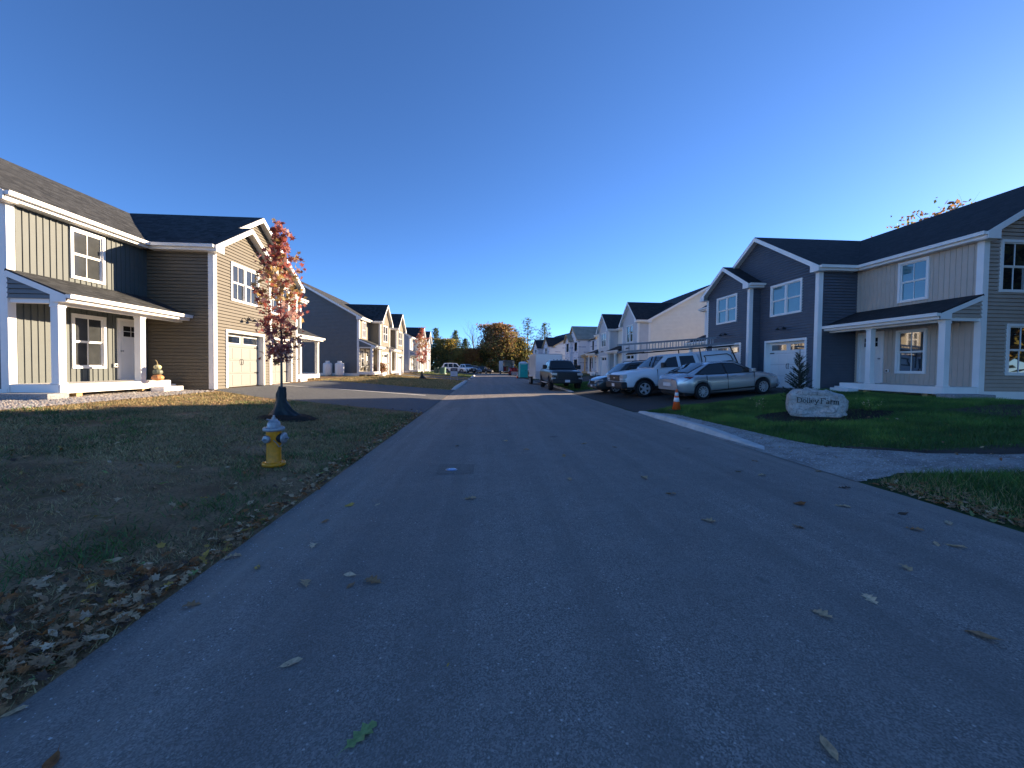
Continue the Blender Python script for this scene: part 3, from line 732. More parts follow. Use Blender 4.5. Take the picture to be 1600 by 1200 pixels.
            def rake(xcc, hf, yf, zE, sl, which=(-1, 1), cut=None):
                rn = hf+OV; z2 = zE+rn*sl
                for sgn in which:
                    mb = MB(); y0, y1 = yf-.025, yf+.02; t = 0. if cut is None else cut
                    ax, az = xcc+sgn*(rn+.01)*(1-t), zE-.015+(rn)*sl*t; bx_, bz = xcc, z2-.015
                    mb.hexa([(ax, y0, az-.2), (bx_, y0, bz-.2), (bx_, y1, bz-.2), (ax, y1, az-.2), (ax, y0, az), (bx_, y0, bz), (bx_, y1, bz), (ax, y1, az)])
                    if cut is None:
                        q0 = xcc+sgn*(rn+.012); q1 = xcc+sgn*(hf-.12)
                        mb.poly([(q0, y0-.003, zE-.02), (q0, y0-.003, zE-.23), (q1, y0-.003, zE-.23), (q1, y0-.003, zE-.02+abs(q1-q0)*sl-.18)])
                        mb.box(q0, q1, y0, yf+OV-.005, zE-.232, zE-.218)
                    mb.poly([(ax, yf+.02, az-.125), (ax, yf+OV, az-.125), (bx_, yf+OV, bz-.125), (bx_, yf+.02, bz-.125)])
                    mb.build('rake_board', tm if not bare else plywood, H)
            glo = lambda z, a=x, sl=wslp: a+max(0, (z-(ES+OV*sl-.12))/sl); ghi = lambda z, b=x1, sl=wslp: b-max(0, (z-(ES+OV*sl-.12))/sl)
            ztop = zr2-.14
            if s[0] == 'D':
                ws, wb = s[1], s[2]; xm = x+ws; hs = ws/2; xcs = x+hs; zs = ES+(hs+OV)*wslp
                # small roof: left slope only in front of the big rake, right slope back to the big gable wall
                slab('wing_roof', [(xcs-hs-OV, -small_p-OV, ES+.004), (xcs-hs-OV, -proj-OV-.03, ES+.004), (xcs, -proj-OV-.03, zs+.004), (xcs, -small_p-OV, zs+.004)], .10, [st['roof'], tm], H, 4)
                slab('wing_roof', [(xcs+hs+OV, -proj-.02, ES+.004), (xcs+hs+OV, -small_p-OV, ES+.004), (xcs, -small_p-OV, zs+.004), (xcs, -proj+.3, zs+.004)], .10, [st['roof'], tm], H, 5)
                rake(xcs, hs, -small_p-OV, ES, wslp)
                rake(xc, half, -proj-OV, ES, wslp, (1,)); rake(xc, half, -proj-OV, ES, wslp, (-1,), cut=(hs+OV)/(half+OV)-.02)
                slo = lambda z, a=x: a+max(0, (z-(ES+OV*wslp-.12))/wslp); shi = lambda z, b=xm: b-max(0, (z-(ES+OV*wslp-.12))/wslp)
                Os, Ob = (0, -small_p, 0), (0, -proj, 0); U, N = (1, 0, 0), (0, -1, 0)
                d1 = (x+.74, x+3.17); d2 = (x1-3.03, x1-.62); w1 = (x+hs-.85, x+hs+.85); w2 = (x1-2.72, x1-.94)
                dz = 2.17
                WALL('wing_wall', Os, U, N, slo, shi, .02, zs-.14, [(d1[0], d1[1], 0, dz), (w1[0], w1[1], 3.48, 4.83)], wm, H)
                WALL('wing_wall', Ob, U, N, lambda z: max(glo(z), xm if z < ES-.3 else x), ghi, .02, ztop, [(d2[0], d2[1], 0, dz), (w2[0], w2[1], 3.48, 4.83)], wm, H)
                WALL('wing_wall', (x, 0, 0), (0, -1, 0), (-1, 0, 0), 0, small_p, .02, ES-.1, [], wm, H)
                WALL('wing_wall', (x1, 0, 0), (0, -1, 0), (1, 0, 0), 0, proj, .02, ES-.1, [], wm, H)
                WALL('wing_wall', (xm, 0, 0), (0, -1, 0), (1, 0, 0), proj, small_p, .02, ES-.1, [], wm, H)
                if bare:
                    mb = MB()
                    for O_, q in ((Os, d1), (Ob, d2)): fbox(mb, O_, U, N, q[0], q[1], 0, dz, -.6, -.5)
                    for O_, q in ((Os, w1), (Ob, w2)): fbox(mb, O_, U, N, q[0], q[1], 3.48, 4.83, -.6, -.5)
                    mb.build('opening', plastic_bk, H)
                else:
                    for O_, dd, ww in ((Os, d1, w1), (Ob, d2, w2)):
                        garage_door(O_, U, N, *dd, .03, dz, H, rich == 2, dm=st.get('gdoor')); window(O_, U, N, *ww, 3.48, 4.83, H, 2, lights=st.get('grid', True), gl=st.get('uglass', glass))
                        barn_lamp(O_, U, N, sum(dd)/2, 2.78, H)
                    for (cx, cy, a, b) in ((x, -small_p, -1, -1), (xm, -small_p, 1, -1), (x1, -proj, 1, -1)): corner_board(H, cx, cy, a, b, .02, ES-.21, tm)
                    eave_trim(H, (x-OV, -OV+.03, ES), (x-OV, -small_p-OV+.03, ES), (1, 0, 0), tm)
                    eave_trim(H, (x1+OV, -proj-OV+.03, ES), (x1+OV, -OV+.03, ES), (-1, 0, 0), tm)
                    eave_trim(H, (xm+OV, -small_p-OV+.03, ES), (xm+OV, -proj+.02, ES), (-1, 0, 0), tm)
            else:
                rake(xc, half, -proj-OV, ES, wslp)
                O_, U, N = (0, -proj, 0), (1, 0, 0), (0, -1, 0)
                dd = (xc-1.2, xc+1.2); ww = (xc-.8, xc+.8); dz = 2.17
                WALL('wing_wall', O_, U, N, glo, ghi, .02, ztop, [(*dd, 0, dz), (*ww, 3.35, 4.85)], wm, H)
                for ex, sg in ((x, -1), (x1, 1)): WALL('wing_wall', (ex, 0, 0), (0, -1, 0), (sg, 0, 0), 0, proj, .02, ES-.1, [], st.get('wside', wm), H)
                if bare:
                    mb = MB(); fbox(mb, O_, U, N, *dd, 0, dz, -.6, -.5); fbox(mb, O_, U, N, *ww, 3.35, 4.85, -.6, -.5); mb.build('opening', plastic_bk, H)
                    if st.get('glazed'): window(O_, U, N, *ww, 3.35, 4.85, H, 2, lights=False)
                else:
                    garage_door(O_, U, N, *dd, .03, dz, H, False, .12); window(O_, U, N, *ww, 3.35, 4.85, H, 2, lights=False); barn_lamp(O_, U, N, xc, 2.75, H)
                    for ex, sg in ((x, -1), (x1, 1)): corner_board(H, ex, -proj, sg, -1, .02, ES-.21, tm, .12)
                    eave_trim(H, (x-OV, -OV+.03, ES), (x-OV, -proj-OV+.03, ES), (1, 0, 0), tm)
                    eave_trim(H, (x1+OV, -proj-OV+.03, ES), (x1+OV, -OV+.03, ES), (-1, 0, 0), tm)
        x = x1
    return H
stL1 = dict(porch=greige, side=slate_s, end=slate_s, wing=tan, roof=shingle_l, proof=shingle_l, trim=white, glass=glass_screen, uglass=glass_screen, gdoor=door_sunlit)
stR1 = dict(porch=taupe, side=grey_s, end=grey_s, wing=navy, roof=shingle_d, proof=shingle_d, trim=white, grid=False, uglass=glass_teal)
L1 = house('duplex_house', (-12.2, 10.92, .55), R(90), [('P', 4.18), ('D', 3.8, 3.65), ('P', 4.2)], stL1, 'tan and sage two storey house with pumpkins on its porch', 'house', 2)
R1 = house('duplex_house', (15.5, 27.48, .68), R(-90), [('P', 4.2), ('D', 3.85, 3.58), ('P', 4.25)], stR1, 'navy and taupe two storey house behind the boulder sign', 'house', 2,
           win_ends=((1, .62, 1.5, 3.44, 4.93), (1, .95, 1.83, .82, 2.30)))
stL2 = dict(porch=cream_s, side=slate_s, end=slate_s, wing=cream_s, wside=cream_s, roof=shingle_l, proof=shingle_l, trim=white)
stL3 = dict(porch=coolwhite_s, side=bluegrey_s, end=bluegrey_s, wing=coolwhite_s, roof=shingle_l, proof=shingle_l, trim=white)
stR2 = dict(porch=pale_s, side=pale_s, end=pale_s, wing=coolwhite_s, roof=shingle_d, proof=shingle_d, trim=white)
stR3 = dict(porch=wrap, side=wrap, end=wrap, wing=wrap, roof=sheath, proof=plywood, trim=plywood, bare=True)
stR4 = dict(porch=wrap, side=wrap, end=wrap, wing=wrap, roof=shingle_d, proof=shingle_d, trim=wrap, bare=True, glazed=True)
L2 = house('row_house', (-11.3, 35.7, .58), R(90), [('P', 3.2), ('G', 3.65), ('P', 3.2), ('G', 3.65)], stL2, 'cream fronted house with slate grey end wall and white gas tanks', 'house', 1, 5.8, .56, .88, wing_p=1.0)
L3 = house('row_house', (-11.3, 58.6, .58), R(90), [('P', 3.2), ('G', 3.65), ('P', 3.2), ('G', 3.65)], stL3, 'pale blue grey house farthest along the left side', 'house', 0, 5.8, .56, .88, wing_p=1.0)
R2 = house('row_house', (14.4, 51.6, .68), R(-90), [('P', 4.4), ('G', 4.0), ('P', 4.4), ('G', 4.0)], stR2, 'white house with large cream end wall behind the white pickup', 'house', 1, 5.8, .56, .84, wing_p=1.0)
R3 = house('duplex_house', (15.5, 71.4, .68), R(-90), [('P', 4.2), ('D', 3.85, 3.58), ('P', 4.2)], stR3, 'unfinished house in white wrap with bare tan roof sheathing', 'house', 0)
R4 = house('row_house', (11.0, 96.0, .68), R(-82), [('P', 4.4), ('G', 4.0), ('P', 4.4), ('G', 4.0)], stR4, 'unfinished wrapped house with dark roof farthest along the right side', 'house', 0, 5.8, .56, .84, wing_p=1.0)
# ---------------------------------------------------------------- vehicles (local x forward, z up, origin on the ground below the middle)
def smooth_curve(pts):
    xs = np.array([p[0] for p in pts], float); ys = np.array([p[1] for p in pts], float)
    o = np.argsort(xs); xs, ys = xs[o], ys[o]
    def f(x):
        a = float(np.interp(x, xs, ys)); b = float(np.interp(x-.06, xs, ys)); c = float(np.interp(x+.06, xs, ys)); return (2*a+b+c)/4
    return f
def wheel_meshes(r, w, rimm, spokes=10, style='alloy'):
    t = MB(); t.lathe([(r*.66, -w/2), (r*.9, -w/2), (r*.985, -w*.36), (r, -w*.2), (r, w*.2), (r*.985, w*.36), (r*.9, w/2), (r*.66, w/2), (r*.66, -w/2)], 28, (0, 0, 0), (0, 1, 0), caps=False)
    tm_ = t.mesh('tyre', rubber, True)
    m = MB(); m.lathe([(r*.66, -w*.42), (r*.68, -w*.5), (r*.62, -w*.5), (r*.60, -w*.2), (r*.60, w*.3), (r*.66, w*.3)], 28, (0, 0, 0), (0, 1, 0), caps=False)
    m.lathe([(r*.16, -w*.47), (r*.16, -w*.3), (.01, -w*.3)], 12, (0, 0, 0), (0, 1, 0))
    for k in range(spokes):
        a = 2*math.pi*k/spokes
        m.bar((r*.12*math.cos(a), -w*.40, r*.12*math.sin(a)), (r*.63*math.cos(a), -w*.44, r*.63*math.sin(a)), r*.11 if style == 'alloy' else r*.24, w*.1, 0, (0, 1, 0))
    rm = m.mesh('rim', rimm)
    b = MB(); b.lathe([(r*.59, -w*.1), (r*.59, -w*.05), (.01, -w*.05)], 20, (0, 0, 0), (0, 1, 0)); bm_ = b.mesh('brake', plastic_bk)
    return tm_, rm, bm_
def add_wheels(H, wx, tr, r, w, rimm, spokes=10, style='alloy'):
    tm_, rm, bm_ = wheel_meshes(r, w, rimm, spokes, style)
    for x in wx:
        for s in (-1, 1):
            e = bpy.data.objects.new('wheel', bm_); link(e, H); e.location = (x, s*(tr-w*.42), r); e.rotation_euler = (0, 0, 0 if s < 0 else math.pi)
            inst('tyre', tm_, e); inst('rim', rm, e)
def car_body(H, sp, name='body'):
    L, Wd, r = sp['L'], sp['W'], sp['r']; top = smooth_curve(sp['top']); sill = sp['sill']; ar = r*sp.get('arch', 1.16)
    wx = sp['wx']; x0, x1 = -L/2, L/2; n = 150
    lowc = smooth_curve(sp.get('low', [(x0, sill+.08), (x0+.4, sill), (x1-.4, sill), (x1, sill+.08)]))
    pr = sp.get('round', .55); V = []; F = []; sec = 0
    belt = sp.get('belt', .12)
    for i in range(n+1):
        x = x0+(x1-x0)*i/n; d = min(x-x0, x1-x)
        k = 1-(max(0, 1-d/pr))**2.6*sp.get('pinch', .2); hw = Wd/2*k
        zt = top(x); zl = lowc(x)
        for c in wx:
            if abs(x-c) < ar: zl = max(zl, r+math.sqrt(ar*ar-(x-c)**2)*.98-.0)
        zl = min(zl, zt-.06)
        h = zt-zl
        zmid = max(zl+.02, min(zt-.22, sill+.42)); zsh = max(zmid+.01, zt-belt)
        pts = [(hw*.90, zl-.0), (hw*.965, zl+.015), (hw*.985, max(zl+.02, min(zmid-.01, sill+.18))), (hw*1.0, zmid), (hw*.992, (zmid+zsh)/2), (hw*.965, zsh), (hw*.90, zt-.02), (hw*.72, zt+.004), (hw*.36, zt+.02), (0, zt+.025)]
        full = pts+[(-y, z) for y, z in reversed(pts[:-1])]
        sec = len(full); V += [(x, y, z) for y, z in full]
    for i in range(n):
        for j in range(sec-1):
            a = i*sec+j; F.append((a, a+1, a+sec+1, a+sec))
    F.append(tuple(range(sec))); F.append(tuple(n*sec+j for j in reversed(range(sec))))
    me = bpy.data.meshes.new(name); me.from_pydata(V, [], F); me.materials.append(sp['paint']); me.polygons.foreach_set('use_smooth', [True]*(len(F)-2)+[False]*2); me.update()
    b = link(bpy.data.objects.new(name, me), H)
    u = MB(); u.box(x0+.25, x1-.25, -Wd*.40, Wd*.40, sill-.04, sill+.25); u.box(wx[0]-.5, wx[0]+.5, -Wd*.36, Wd*.36, sill, min(top(wx[0])-.1, r*2.2)); u.box(wx[1]-.5, wx[1]+.5, -Wd*.36, Wd*.36, sill, min(top(wx[1])-.1, r*2.2)); u.build('underbody', plastic_bk, H)
    return b
def cabin(H, sp, name='cabin', c=None, paint=None):
    """c: base front x, roof front x, roof rear x, base rear x, base z front/rear, roof z, base half width, roof half width"""
    c = c or sp['cab']; xb0, xr0, xr1, xb1, zb0, zb1, zr, wb, wr = c; paint = paint or sp['paint']
    n = 14; V = []; F = []
    def sect(t):      # t 0..1 along the roofline from front base over the roof to rear base
        return t
    prof = [(xb0, zb0), (xb0+(xr0-xb0)*.5, zb0+(zr-.02-zb0)*.53), (xr0+(xb0-xr0)*.08, zr-.055), (xr0-.12*np.sign(xb0-xr0), zr-.012), ((xr0+xr1)/2, zr+.012), (xr1+.14, zr-.014), (xr1-(xr1-xb1)*.10, zr-.06), (xr1-(xr1-xb1)*.55, zr-.02-(zr-zb1)*.5), (xb1, zb1)]
    base = lambda x: zb0+(zb1-zb0)*(xb0-x)/(xb0-xb1)
    hw = lambda x, z: wb+(wr-wb)*max(0, min(1, (z-base(x))/(zr-base(x))))
    sec = 0
    for (x, z) in prof:
        w = hw(x, z); zz = [(w, base(x)-.05), (w, z-.03), (w*.93, z-.004), (w*.5, z+.015), (0, z+.02)]
        w0 = hw(x, base(x)); zz[0] = (w0, base(x)-.05)
        full = zz+[(-a, b) for a, b in reversed(zz[:-1])]; sec = len(full); V += [(x, a, b) for a, b in full]
    for i in range(len(prof)-1):
        for j in range(sec-1): a = i*sec+j; F.append((a, a+sec, a+sec+1, a+1))
    me = bpy.data.meshes.new(name); me.from_pydata(V, [], F); me.materials.append(paint); me.polygons.foreach_set('use_smooth', [True]*len(F)); me.update()
    o = link(bpy.data.objects.new(name, me), H)
    m_ = o.modifiers.new('e', 'EDGE_SPLIT'); m_.split_angle = R(50)
    return o, hw, base, prof
def side_window(H, poly, hw, name='side_window', mat=None, off=.006, both=True):
    for s in (-1, 1) if both else (-1,):
        mb = MB(); pts = [(x, s*(hw(x, z)+off), z) for x, z in poly]; ins = [(x, s*(hw(x, z)-.02), z) for x, z in poly]
        mb.poly(pts if s < 0 else pts[::-1]); n = len(pts)
        for i in range(n): j = (i+1) % n; mb.poly([pts[i], ins[i], ins[j], pts[j]])
        mb.build(name, mat or glass_car, H)
def slope_panel(H, name, p, q, wp, wq, mat, off=.008):
    """panel on the windscreen plane: p,q=(x,z) lower and upper, wp,wq half widths"""
    d = Vector((q[0]-p[0], 0, q[1]-p[1])); nrm = Vector((-d.z, 0, d.x)).normalized()
    if nrm.z < 0: nrm = -nrm
    mb = MB(); V = []
    for (x, z), w in ((p, wp), (q, wq)):
        for k in (-1, -.5, 0, .5, 1): V.append(Vector((x, w*k, z+(1-k*k)*.022))+nrm*off)
    for k in range(4): mb.poly([V[k], V[k+1], V[k+6], V[k+5]])
    return mb.build(name, mat, H, True)
def rbox(H, name, x0, x1, y0, y1, z0, z1, mat, bev=.015, parent=None):
    m = MB(); m.box(x0, x1, y0, y1, z0, z1); return m.build(name, mat, parent or H, bevel=bev)

def sedan(loc, rz):
    H = empty('parked_car', loc, rz, 'silver four door sedan parked with its tail to the street by the orange cone', 'car', 'vehicles parked on the right driveway')
    sp = dict(L=4.85, W=1.86, r=.33, sill=.24, wx=(-1.43, 1.38), paint=paint_silver, arch=1.13, round=.8, pinch=.26, belt=.13,
      top=[(-2.43, .80), (-2.38, 1.00), (-2.2, 1.06), (-1.7, 1.07), (-.5, 1.02), (.9, .98), (1.35, .95), (1.9, .86), (2.2, .77), (2.36, .66), (2.43, .52)],
      low=[(-2.43, .46), (-2.3, .34), (-1.9, .28), (0, .22), (1.8, .22), (2.25, .24), (2.43, .34)])
    car_body(H, sp)
    o, hw, base, pr = cabin(H, sp, c=(1.22, .32, -.98, -2.02, .93, 1.06, 1.46, .86, .60))
    side_window(H, [(.86, .99), (.28, 1.34), (-.25, 1.40), (-.25, .99)], hw); side_window(H, [(-.33, .99), (-.33, 1.40), (-.85, 1.385), (-1.28, 1.20), (-1.55, 1.06), (-1.3, 1.01)], hw)
    side_window(H, [(1.12, .965), (.80, 1.145), (.24, 1.385), (-.30, 1.432), (-.9, 1.415), (-1.35, 1.215), (-1.72, 1.045), (-1.3, .985)], hw, 'window_trim', black_metal, .002)
    slope_panel(H, 'windshield', (1.12, 1.0), (.40, 1.41), .74, .57, glass_car, .02); slope_panel(H, 'rear_window', (-1.92, 1.11), (-1.05, 1.425), .70, .56, glass_car, .025)
    for s in (-1, 1):
        t = MB(); t.poly([(-2.335, s*.60, .93), (-2.34, s*.60, .80), (-2.20, s*.855, .80), (-1.92, s*.925, .90), (-1.80, s*.93, .96), (-2.1, s*.885, .965)][::1 if s < 0 else -1]); t.poly([(-2.43, s*.35, .90), (-2.435, s*.35, .82), (-2.34, s*.62, .80), (-2.335, s*.62, .93)][::1 if s < 0 else -1]); t.build('tail_light', lamp_red, H)
        h = MB(); h.poly([(2.33, s*.50, .70), (2.37, s*.50, .60), (2.1, s*.83, .64), (1.75, s*.90, .78), (1.9, s*.86, .80)][::-1 if s < 0 else 1]); h.build('headlight', lamp_clear, H)
        rbox(H, 'mirror', .72, .92, s*.92, s*1.10, .98, 1.13, paint_silver, .03)
        for x in (.02, -1.02): rbox(H, 'door_handle', x-.11, x+.11, s*.925, s*.955, .87, .90, paint_silver, .01)
        for x in (.98, -.27, -1.22):
            g = MB(); g.box(x-.006, x+.006, s*.905, s*.934, .34, .96); g.build('door_seam', plastic_bk, H)
        g = MB(); g.bar((1.05, s*.925, .36), (-1.05, s*.925, .33), .02, .05); g.build('sill_trim', black_metal, H)
    rbox(H, 'license_plate', -2.452, -2.43, -.26, .26, .60, .74, plate_m, .004); rbox(H, 'rear_valance', -2.36, -2.2, -.62, .62, .26, .40, plastic_bk, .03)
    m = MB(); m.poly([(2.44, -.45, .32), (2.44, .45, .32), (2.425, .50, .52), (2.425, -.50, .52)]); m.build('grille', plastic_bk, H)
    add_wheels(H, sp['wx'], .93, .33, .22, alum, 10); return H
def pickup_white(loc, rz):
    H = empty('parked_truck', loc, rz, 'white pickup with cargo cap and black ladder rack in the right driveway', 'truck', 'vehicles parked on the right driveway')
    sp = dict(L=5.85, W=2.0, r=.40, sill=.42, wx=(-1.75, 1.9), paint=paint_white, arch=1.24, round=.4, pinch=.12, belt=.10,
      top=[(-2.92, 1.30), (-.9, 1.32), (1.1, 1.30), (1.35, 1.29), (2.2, 1.24), (2.75, 1.17), (2.87, 1.10), (2.92, 1.0)], low=[(-2.92, .62), (-2.6, .5), (0, .45), (2.6, .5), (2.92, .55)])
    car_body(H, sp)
    o, hw, base, pr = cabin(H, sp, c=(1.42, .62, -.92, -1.02, 1.27, 1.29, 1.90, .93, .72))
    side_window(H, [(1.02, 1.32), (.56, 1.75), (.14, 1.80), (.14, 1.30)], hw, both=True); side_window(H, [(-.02, 1.30), (-.02, 1.80), (-.72, 1.79), (-.78, 1.30)], hw)
    slope_panel(H, 'windshield', (1.36, 1.33), (.72, 1.82), .84, .68, glass_car, .02)
    o2, hw2, b2, p2 = cabin(H, sp, name='cargo_cap', c=(-1.02, -1.08, -2.72, -2.92, 1.31, 1.31, 1.93, .93, .74))
    for s in (-1, 1):   # outlined side hatch of the cap
        P = [(-1.25, 1.40), (-1.32, 1.62), (-1.25, 1.73), (-2.45, 1.76), (-2.62, 1.66), (-2.70, 1.42)]
        mb = MB()
        for i in range(len(P)):
            a, b = P[i], P[(i+1) % len(P)]; mb.bar((a[0], s*(hw2(*a)+.012), a[1]), (b[0], s*(hw2(*b)+.012), b[1]), .03, .035)
        mb.build('hatch_seal', plastic_bk, H)
        m = MB(); m.box(2.70, 2.93, s*.62, s*.965, .93, 1.12); m.box(2.72, 2.935, s*.64, s*.955, .80, .905); m.build('headlight', lamp_clear, H, bevel=.02)
        rbox(H, 'mirror', .88, 1.06, s*1.0, s*1.22, 1.32, 1.56, plastic_bk, .03); rbox(H, 'door_handle', .10, .30, s*.99, s*1.02, 1.12, 1.16, plastic_bk, .01)
        for x in (1.22, .06, -.86):
            g = MB(); g.box(x-.006, x+.006, s*.96, s*1.003, .55, 1.27); g.build('door_seam', plastic_bk, H)
        ar = MB()
        for c in sp['wx']:
            for k in range(10):
                a0, a1 = math.pi*k/10, math.pi*(k+1)/10; rr = .50
                ar.bar((c+rr*math.cos(a0), s*.985, .40+rr*math.sin(a0)), (c+rr*math.cos(a1), s*.985, .40+rr*math.sin(a1)), .05, .06)
        ar.build('wheel_arch', plastic_bk, H)
        rk = MB()
        rk.tube([(-1.05, s*.99, 1.30), (-.98, s*.90, 2.12)], .028, 6); rk.tube([(-2.85, s*.99, 1.30), (-2.55, s*.90, 2.14)], .028, 6); rk.tube([(1.9, s*.88, 2.06), (-2.75, s*.90, 2.14)], .03, 6); rk.tube([(-2.6, s*.95, 1.78), (-2.95, s*.80, 1.78)], .028, 6)
        rk.build('rack_rail', black_metal, H)
    rk = MB()
    for x in (1.8, .4, -.98, -2.55): rk.tube([(x, -.9, 2.10), (x, .9, 2.10)], .026, 6)
    rk.build('rack_crossbar', black_metal, H)
    rbox(H, 'grille', 2.86, 2.945, -.60, .60, .80, 1.10, black_metal, .02); rbox(H, 'bumper', 2.72, 3.02, -.98, .98, .47, .78, plastic_bk, .05); rbox(H, 'badge', 2.945, 2.955, -.09, .09, .93, .98, alum, .005)
    rbox(H, 'rear_bumper', -3.05, -2.88, -.95, .95, .5, .68, steel, .03); rbox(H, 'license_plate', 3.02, 3.03, -.16, .16, .55, .70, plate_m, .004)
    add_wheels(H, sp['wx'], .99, .40, .27, alum, 5, 'steel'); return H
def ladder(name, p, q, w, side, label, mat=None):
    mat = mat or ladder_m; H = empty(name, p, 0, label, 'ladder'); d = Vector(q)-Vector(p); s = Vector(side).normalized()*w/2; n = int(d.length/.31)
    for k in (-1, 1): m = MB(); m.bar(s*k, d+s*k, .035, .09); m.build('rail', mat, H)
    mb = MB(); mb.cyl(-s, s, .02, .02, 6); rung = mb.mesh('rung', mat)
    for i in range(1, n):
        inst('rung', rung, H, tuple(d*(i/n)))
        if i > n*.25: inst('rung', rung, H, tuple(d*((i+.42)/n)))
    return H
def suv(name, loc, rz, label, paint, group=None, L=4.75, hz=1.62, Wd=1.86, dark_glass=True, low=0, detail=True):
    H = empty(name, loc, rz, label, 'car', group); k = L/4.75
    sp = dict(L=L, W=Wd, r=.345, sill=.28, wx=(-1.35*k, 1.38*k), paint=paint, arch=1.15, round=.55, pinch=.2, belt=.12,
      top=[(-L/2, .80), (-L/2+.06, 1.02), (-L/2+.3, 1.06), (.9*k, 1.02), (1.2*k, 1.0), (1.9*k, .92), (2.2*k, .82), (L/2-.03, .68), (L/2, .58)], low=[(-L/2, .42), (-2*k, .3), (2*k, .27), (L/2, .34)])
    car_body(H, sp)
    o, hw, base, pr = cabin(H, sp, c=(1.30*k, .50*k, -1.75*k, -2.22*k, .99, 1.05, hz, .87, .66))
    zt = hz-.12
    side_window(H, [(.98*k, 1.05), (.44*k, zt-.02), (-.12*k, zt), (-.12*k, 1.04)], hw); side_window(H, [(-.22*k, 1.05), (-.22*k, zt), (-1.02*k, zt), (-1.02*k, 1.06)], hw); side_window(H, [(-1.12*k, 1.07), (-1.12*k, zt), (-1.66*k, zt-.02), (-1.90*k, 1.12)], hw)
    slope_panel(H, 'windshield', (1.22*k, 1.05), (.58*k, hz-.07), .77, .63, glass_car, .02); slope_panel(H, 'rear_window', (-2.16*k, 1.14), (-1.83*k, hz-.08), .74, .62, glass_car, .02)
    for s in (-1, 1):
        h = MB(); h.poly([(L/2-.03, s*.42, .74), (L/2-.03, s*.42, .60), (L/2-.10, s*.76, .60), (L/2-.36, s*.88, .66), (L/2-.36, s*.88, .80), (L/2-.12, s*.72, .76)][::-1 if s < 0 else 1])
        for_ = h.build('headlight', lamp_clear, H); for_.location = (.035, s*.012, .02)
        t = MB(); t.box(-L/2-.005, -L/2+.12, s*.62, s*.885, .80, 1.05); t.build('tail_light', lamp_red, H, bevel=.02)
        if detail:
            rbox(H, 'mirror', .86*k, 1.04*k, s*.91, s*1.09, 1.04, 1.18, paint, .03)
            rr = MB(); rr.tube([(.3*k, s*.60, hz+.0), (.2*k, s*.60, hz+.05), (-1.6*k, s*.60, hz+.05), (-1.7*k, s*.60, hz)], .018, 6); rr.build('roof_rail', black_metal, H)
            for x in (1.05*k, -.17*k, -1.07*k):
                g = MB(); g.box(x-.006, x+.006, s*Wd*.49, s*(Wd/2+.003), .36, .98); g.build('door_seam', plastic_bk, H)
    rbox(H, 'grille', L/2-.06, L/2+.015, -.36, .36, .58, .74, black_metal, .015); rbox(H, 'bumper', L/2-.10, L/2+.05, -.78, .78, .36, .55, paint, .05); rbox(H, 'license_plate', L/2+.05, L/2+.06, -.15, .15, .42, .52, plate_m, .004)
    add_wheels(H, sp['wx'], .92, .345, .22, alum if paint is not paint_white else steel, 8); return H
def pickup_far(loc, rz, label, paint, name='parked_truck', group=None, big=False):
    H = empty(name, loc, rz, label, 'truck', group); s_ = 1.0
    zt = 1.36 if big else 1.18; zr = 2.02 if big else 1.85; Wd = 2.08 if big else 1.98; r = .42 if big else .39
    sp = dict(L=5.95, W=Wd, r=r, sill=.5 if big else .42, wx=(-1.85, 1.95), paint=paint, arch=1.2, round=.5, pinch=.13, belt=.10,
      top=[(-2.97, zt+.05), (-.9, zt+.06), (1.1, zt+.02), (1.4, zt), (2.3, zt-.03), (2.8, zt-.10), (2.94, zt-.2), (2.97, zt-.35)], low=[(-2.97, .7), (-2.6, .58), (0, .52), (2.6, .52), (2.97, .55)])
    car_body(H, sp)
    o, hw, base, pr = cabin(H, sp, c=(1.45, .72, -.95, -1.10, zt, zt+.03, zr, .94, .74))
    side_window(H, [(1.08, zt+.05), (.66, zr-.15), (.12, zr-.11), (.12, zt+.05)], hw); side_window(H, [(-.02, zt+.05), (-.02, zr-.11), (-.76, zr-.13), (-.84, zt+.05)], hw)
    slope_panel(H, 'windshield', (1.40, zt+.05), (.80, zr-.07), .86, .70, glass_car, .02)
    rbox(H, 'bed_well', -2.85, -1.2, -.82, .82, zt-.3, zt+.083, plastic_bk, .01)
    for s in (-1, 1):
        m = MB(); m.box(2.70, 2.985, s*.66, s*(Wd/2-.02), zt-.36, zt-.20); m.box(2.74, 2.98, s*.74, s*(Wd/2-.03), zt-.66, zt-.50); m.build('headlight', lamp_clear, H, bevel=.02)
        m = MB(); m.box(.90, 1.06, s*(Wd/2+.0), s*(Wd/2+.07), zt+.12, zt+.16); m.box(.90, 1.08, s*(Wd/2+.05), s*(Wd/2+.28), zt+.04, zt+.32); m.build('mirror', plastic_bk, H, bevel=.03)
        m = MB(); m.bar((1.2, s*(Wd/2+.02), .46), (-1.1, s*(Wd/2+.02), .46), .10, .05); m.build('running_board', alum if big else plastic_bk, H)
        t = MB(); t.box(-2.985, -2.85, s*.82, s*.985, .85, 1.2); t.build('tail_light', lamp_red, H, bevel=.02)
    rbox(H, 'grille', 2.86, 3.0, -.66, .66, zt-.72, zt-.14, black_metal, .05); rbox(H, 'bumper', 2.72, 3.10, -.97, .97, .48, .78, black_metal if big else plastic_bk, .06); rbox(H, 'license_plate', 3.10, 3.112, -.16, .16, .56, .72, plate_m, .004)
    if big:
        for k in range(5): rbox(H, 'clearance_light', .58, .70, -.5+k*.25-.04, -.5+k*.25+.04, zr+.015, zr+.05, plastic_bk, .01)
    add_wheels(H, sp['wx'], Wd/2-.01, r, .28, black_metal if big else alum, 8); return H
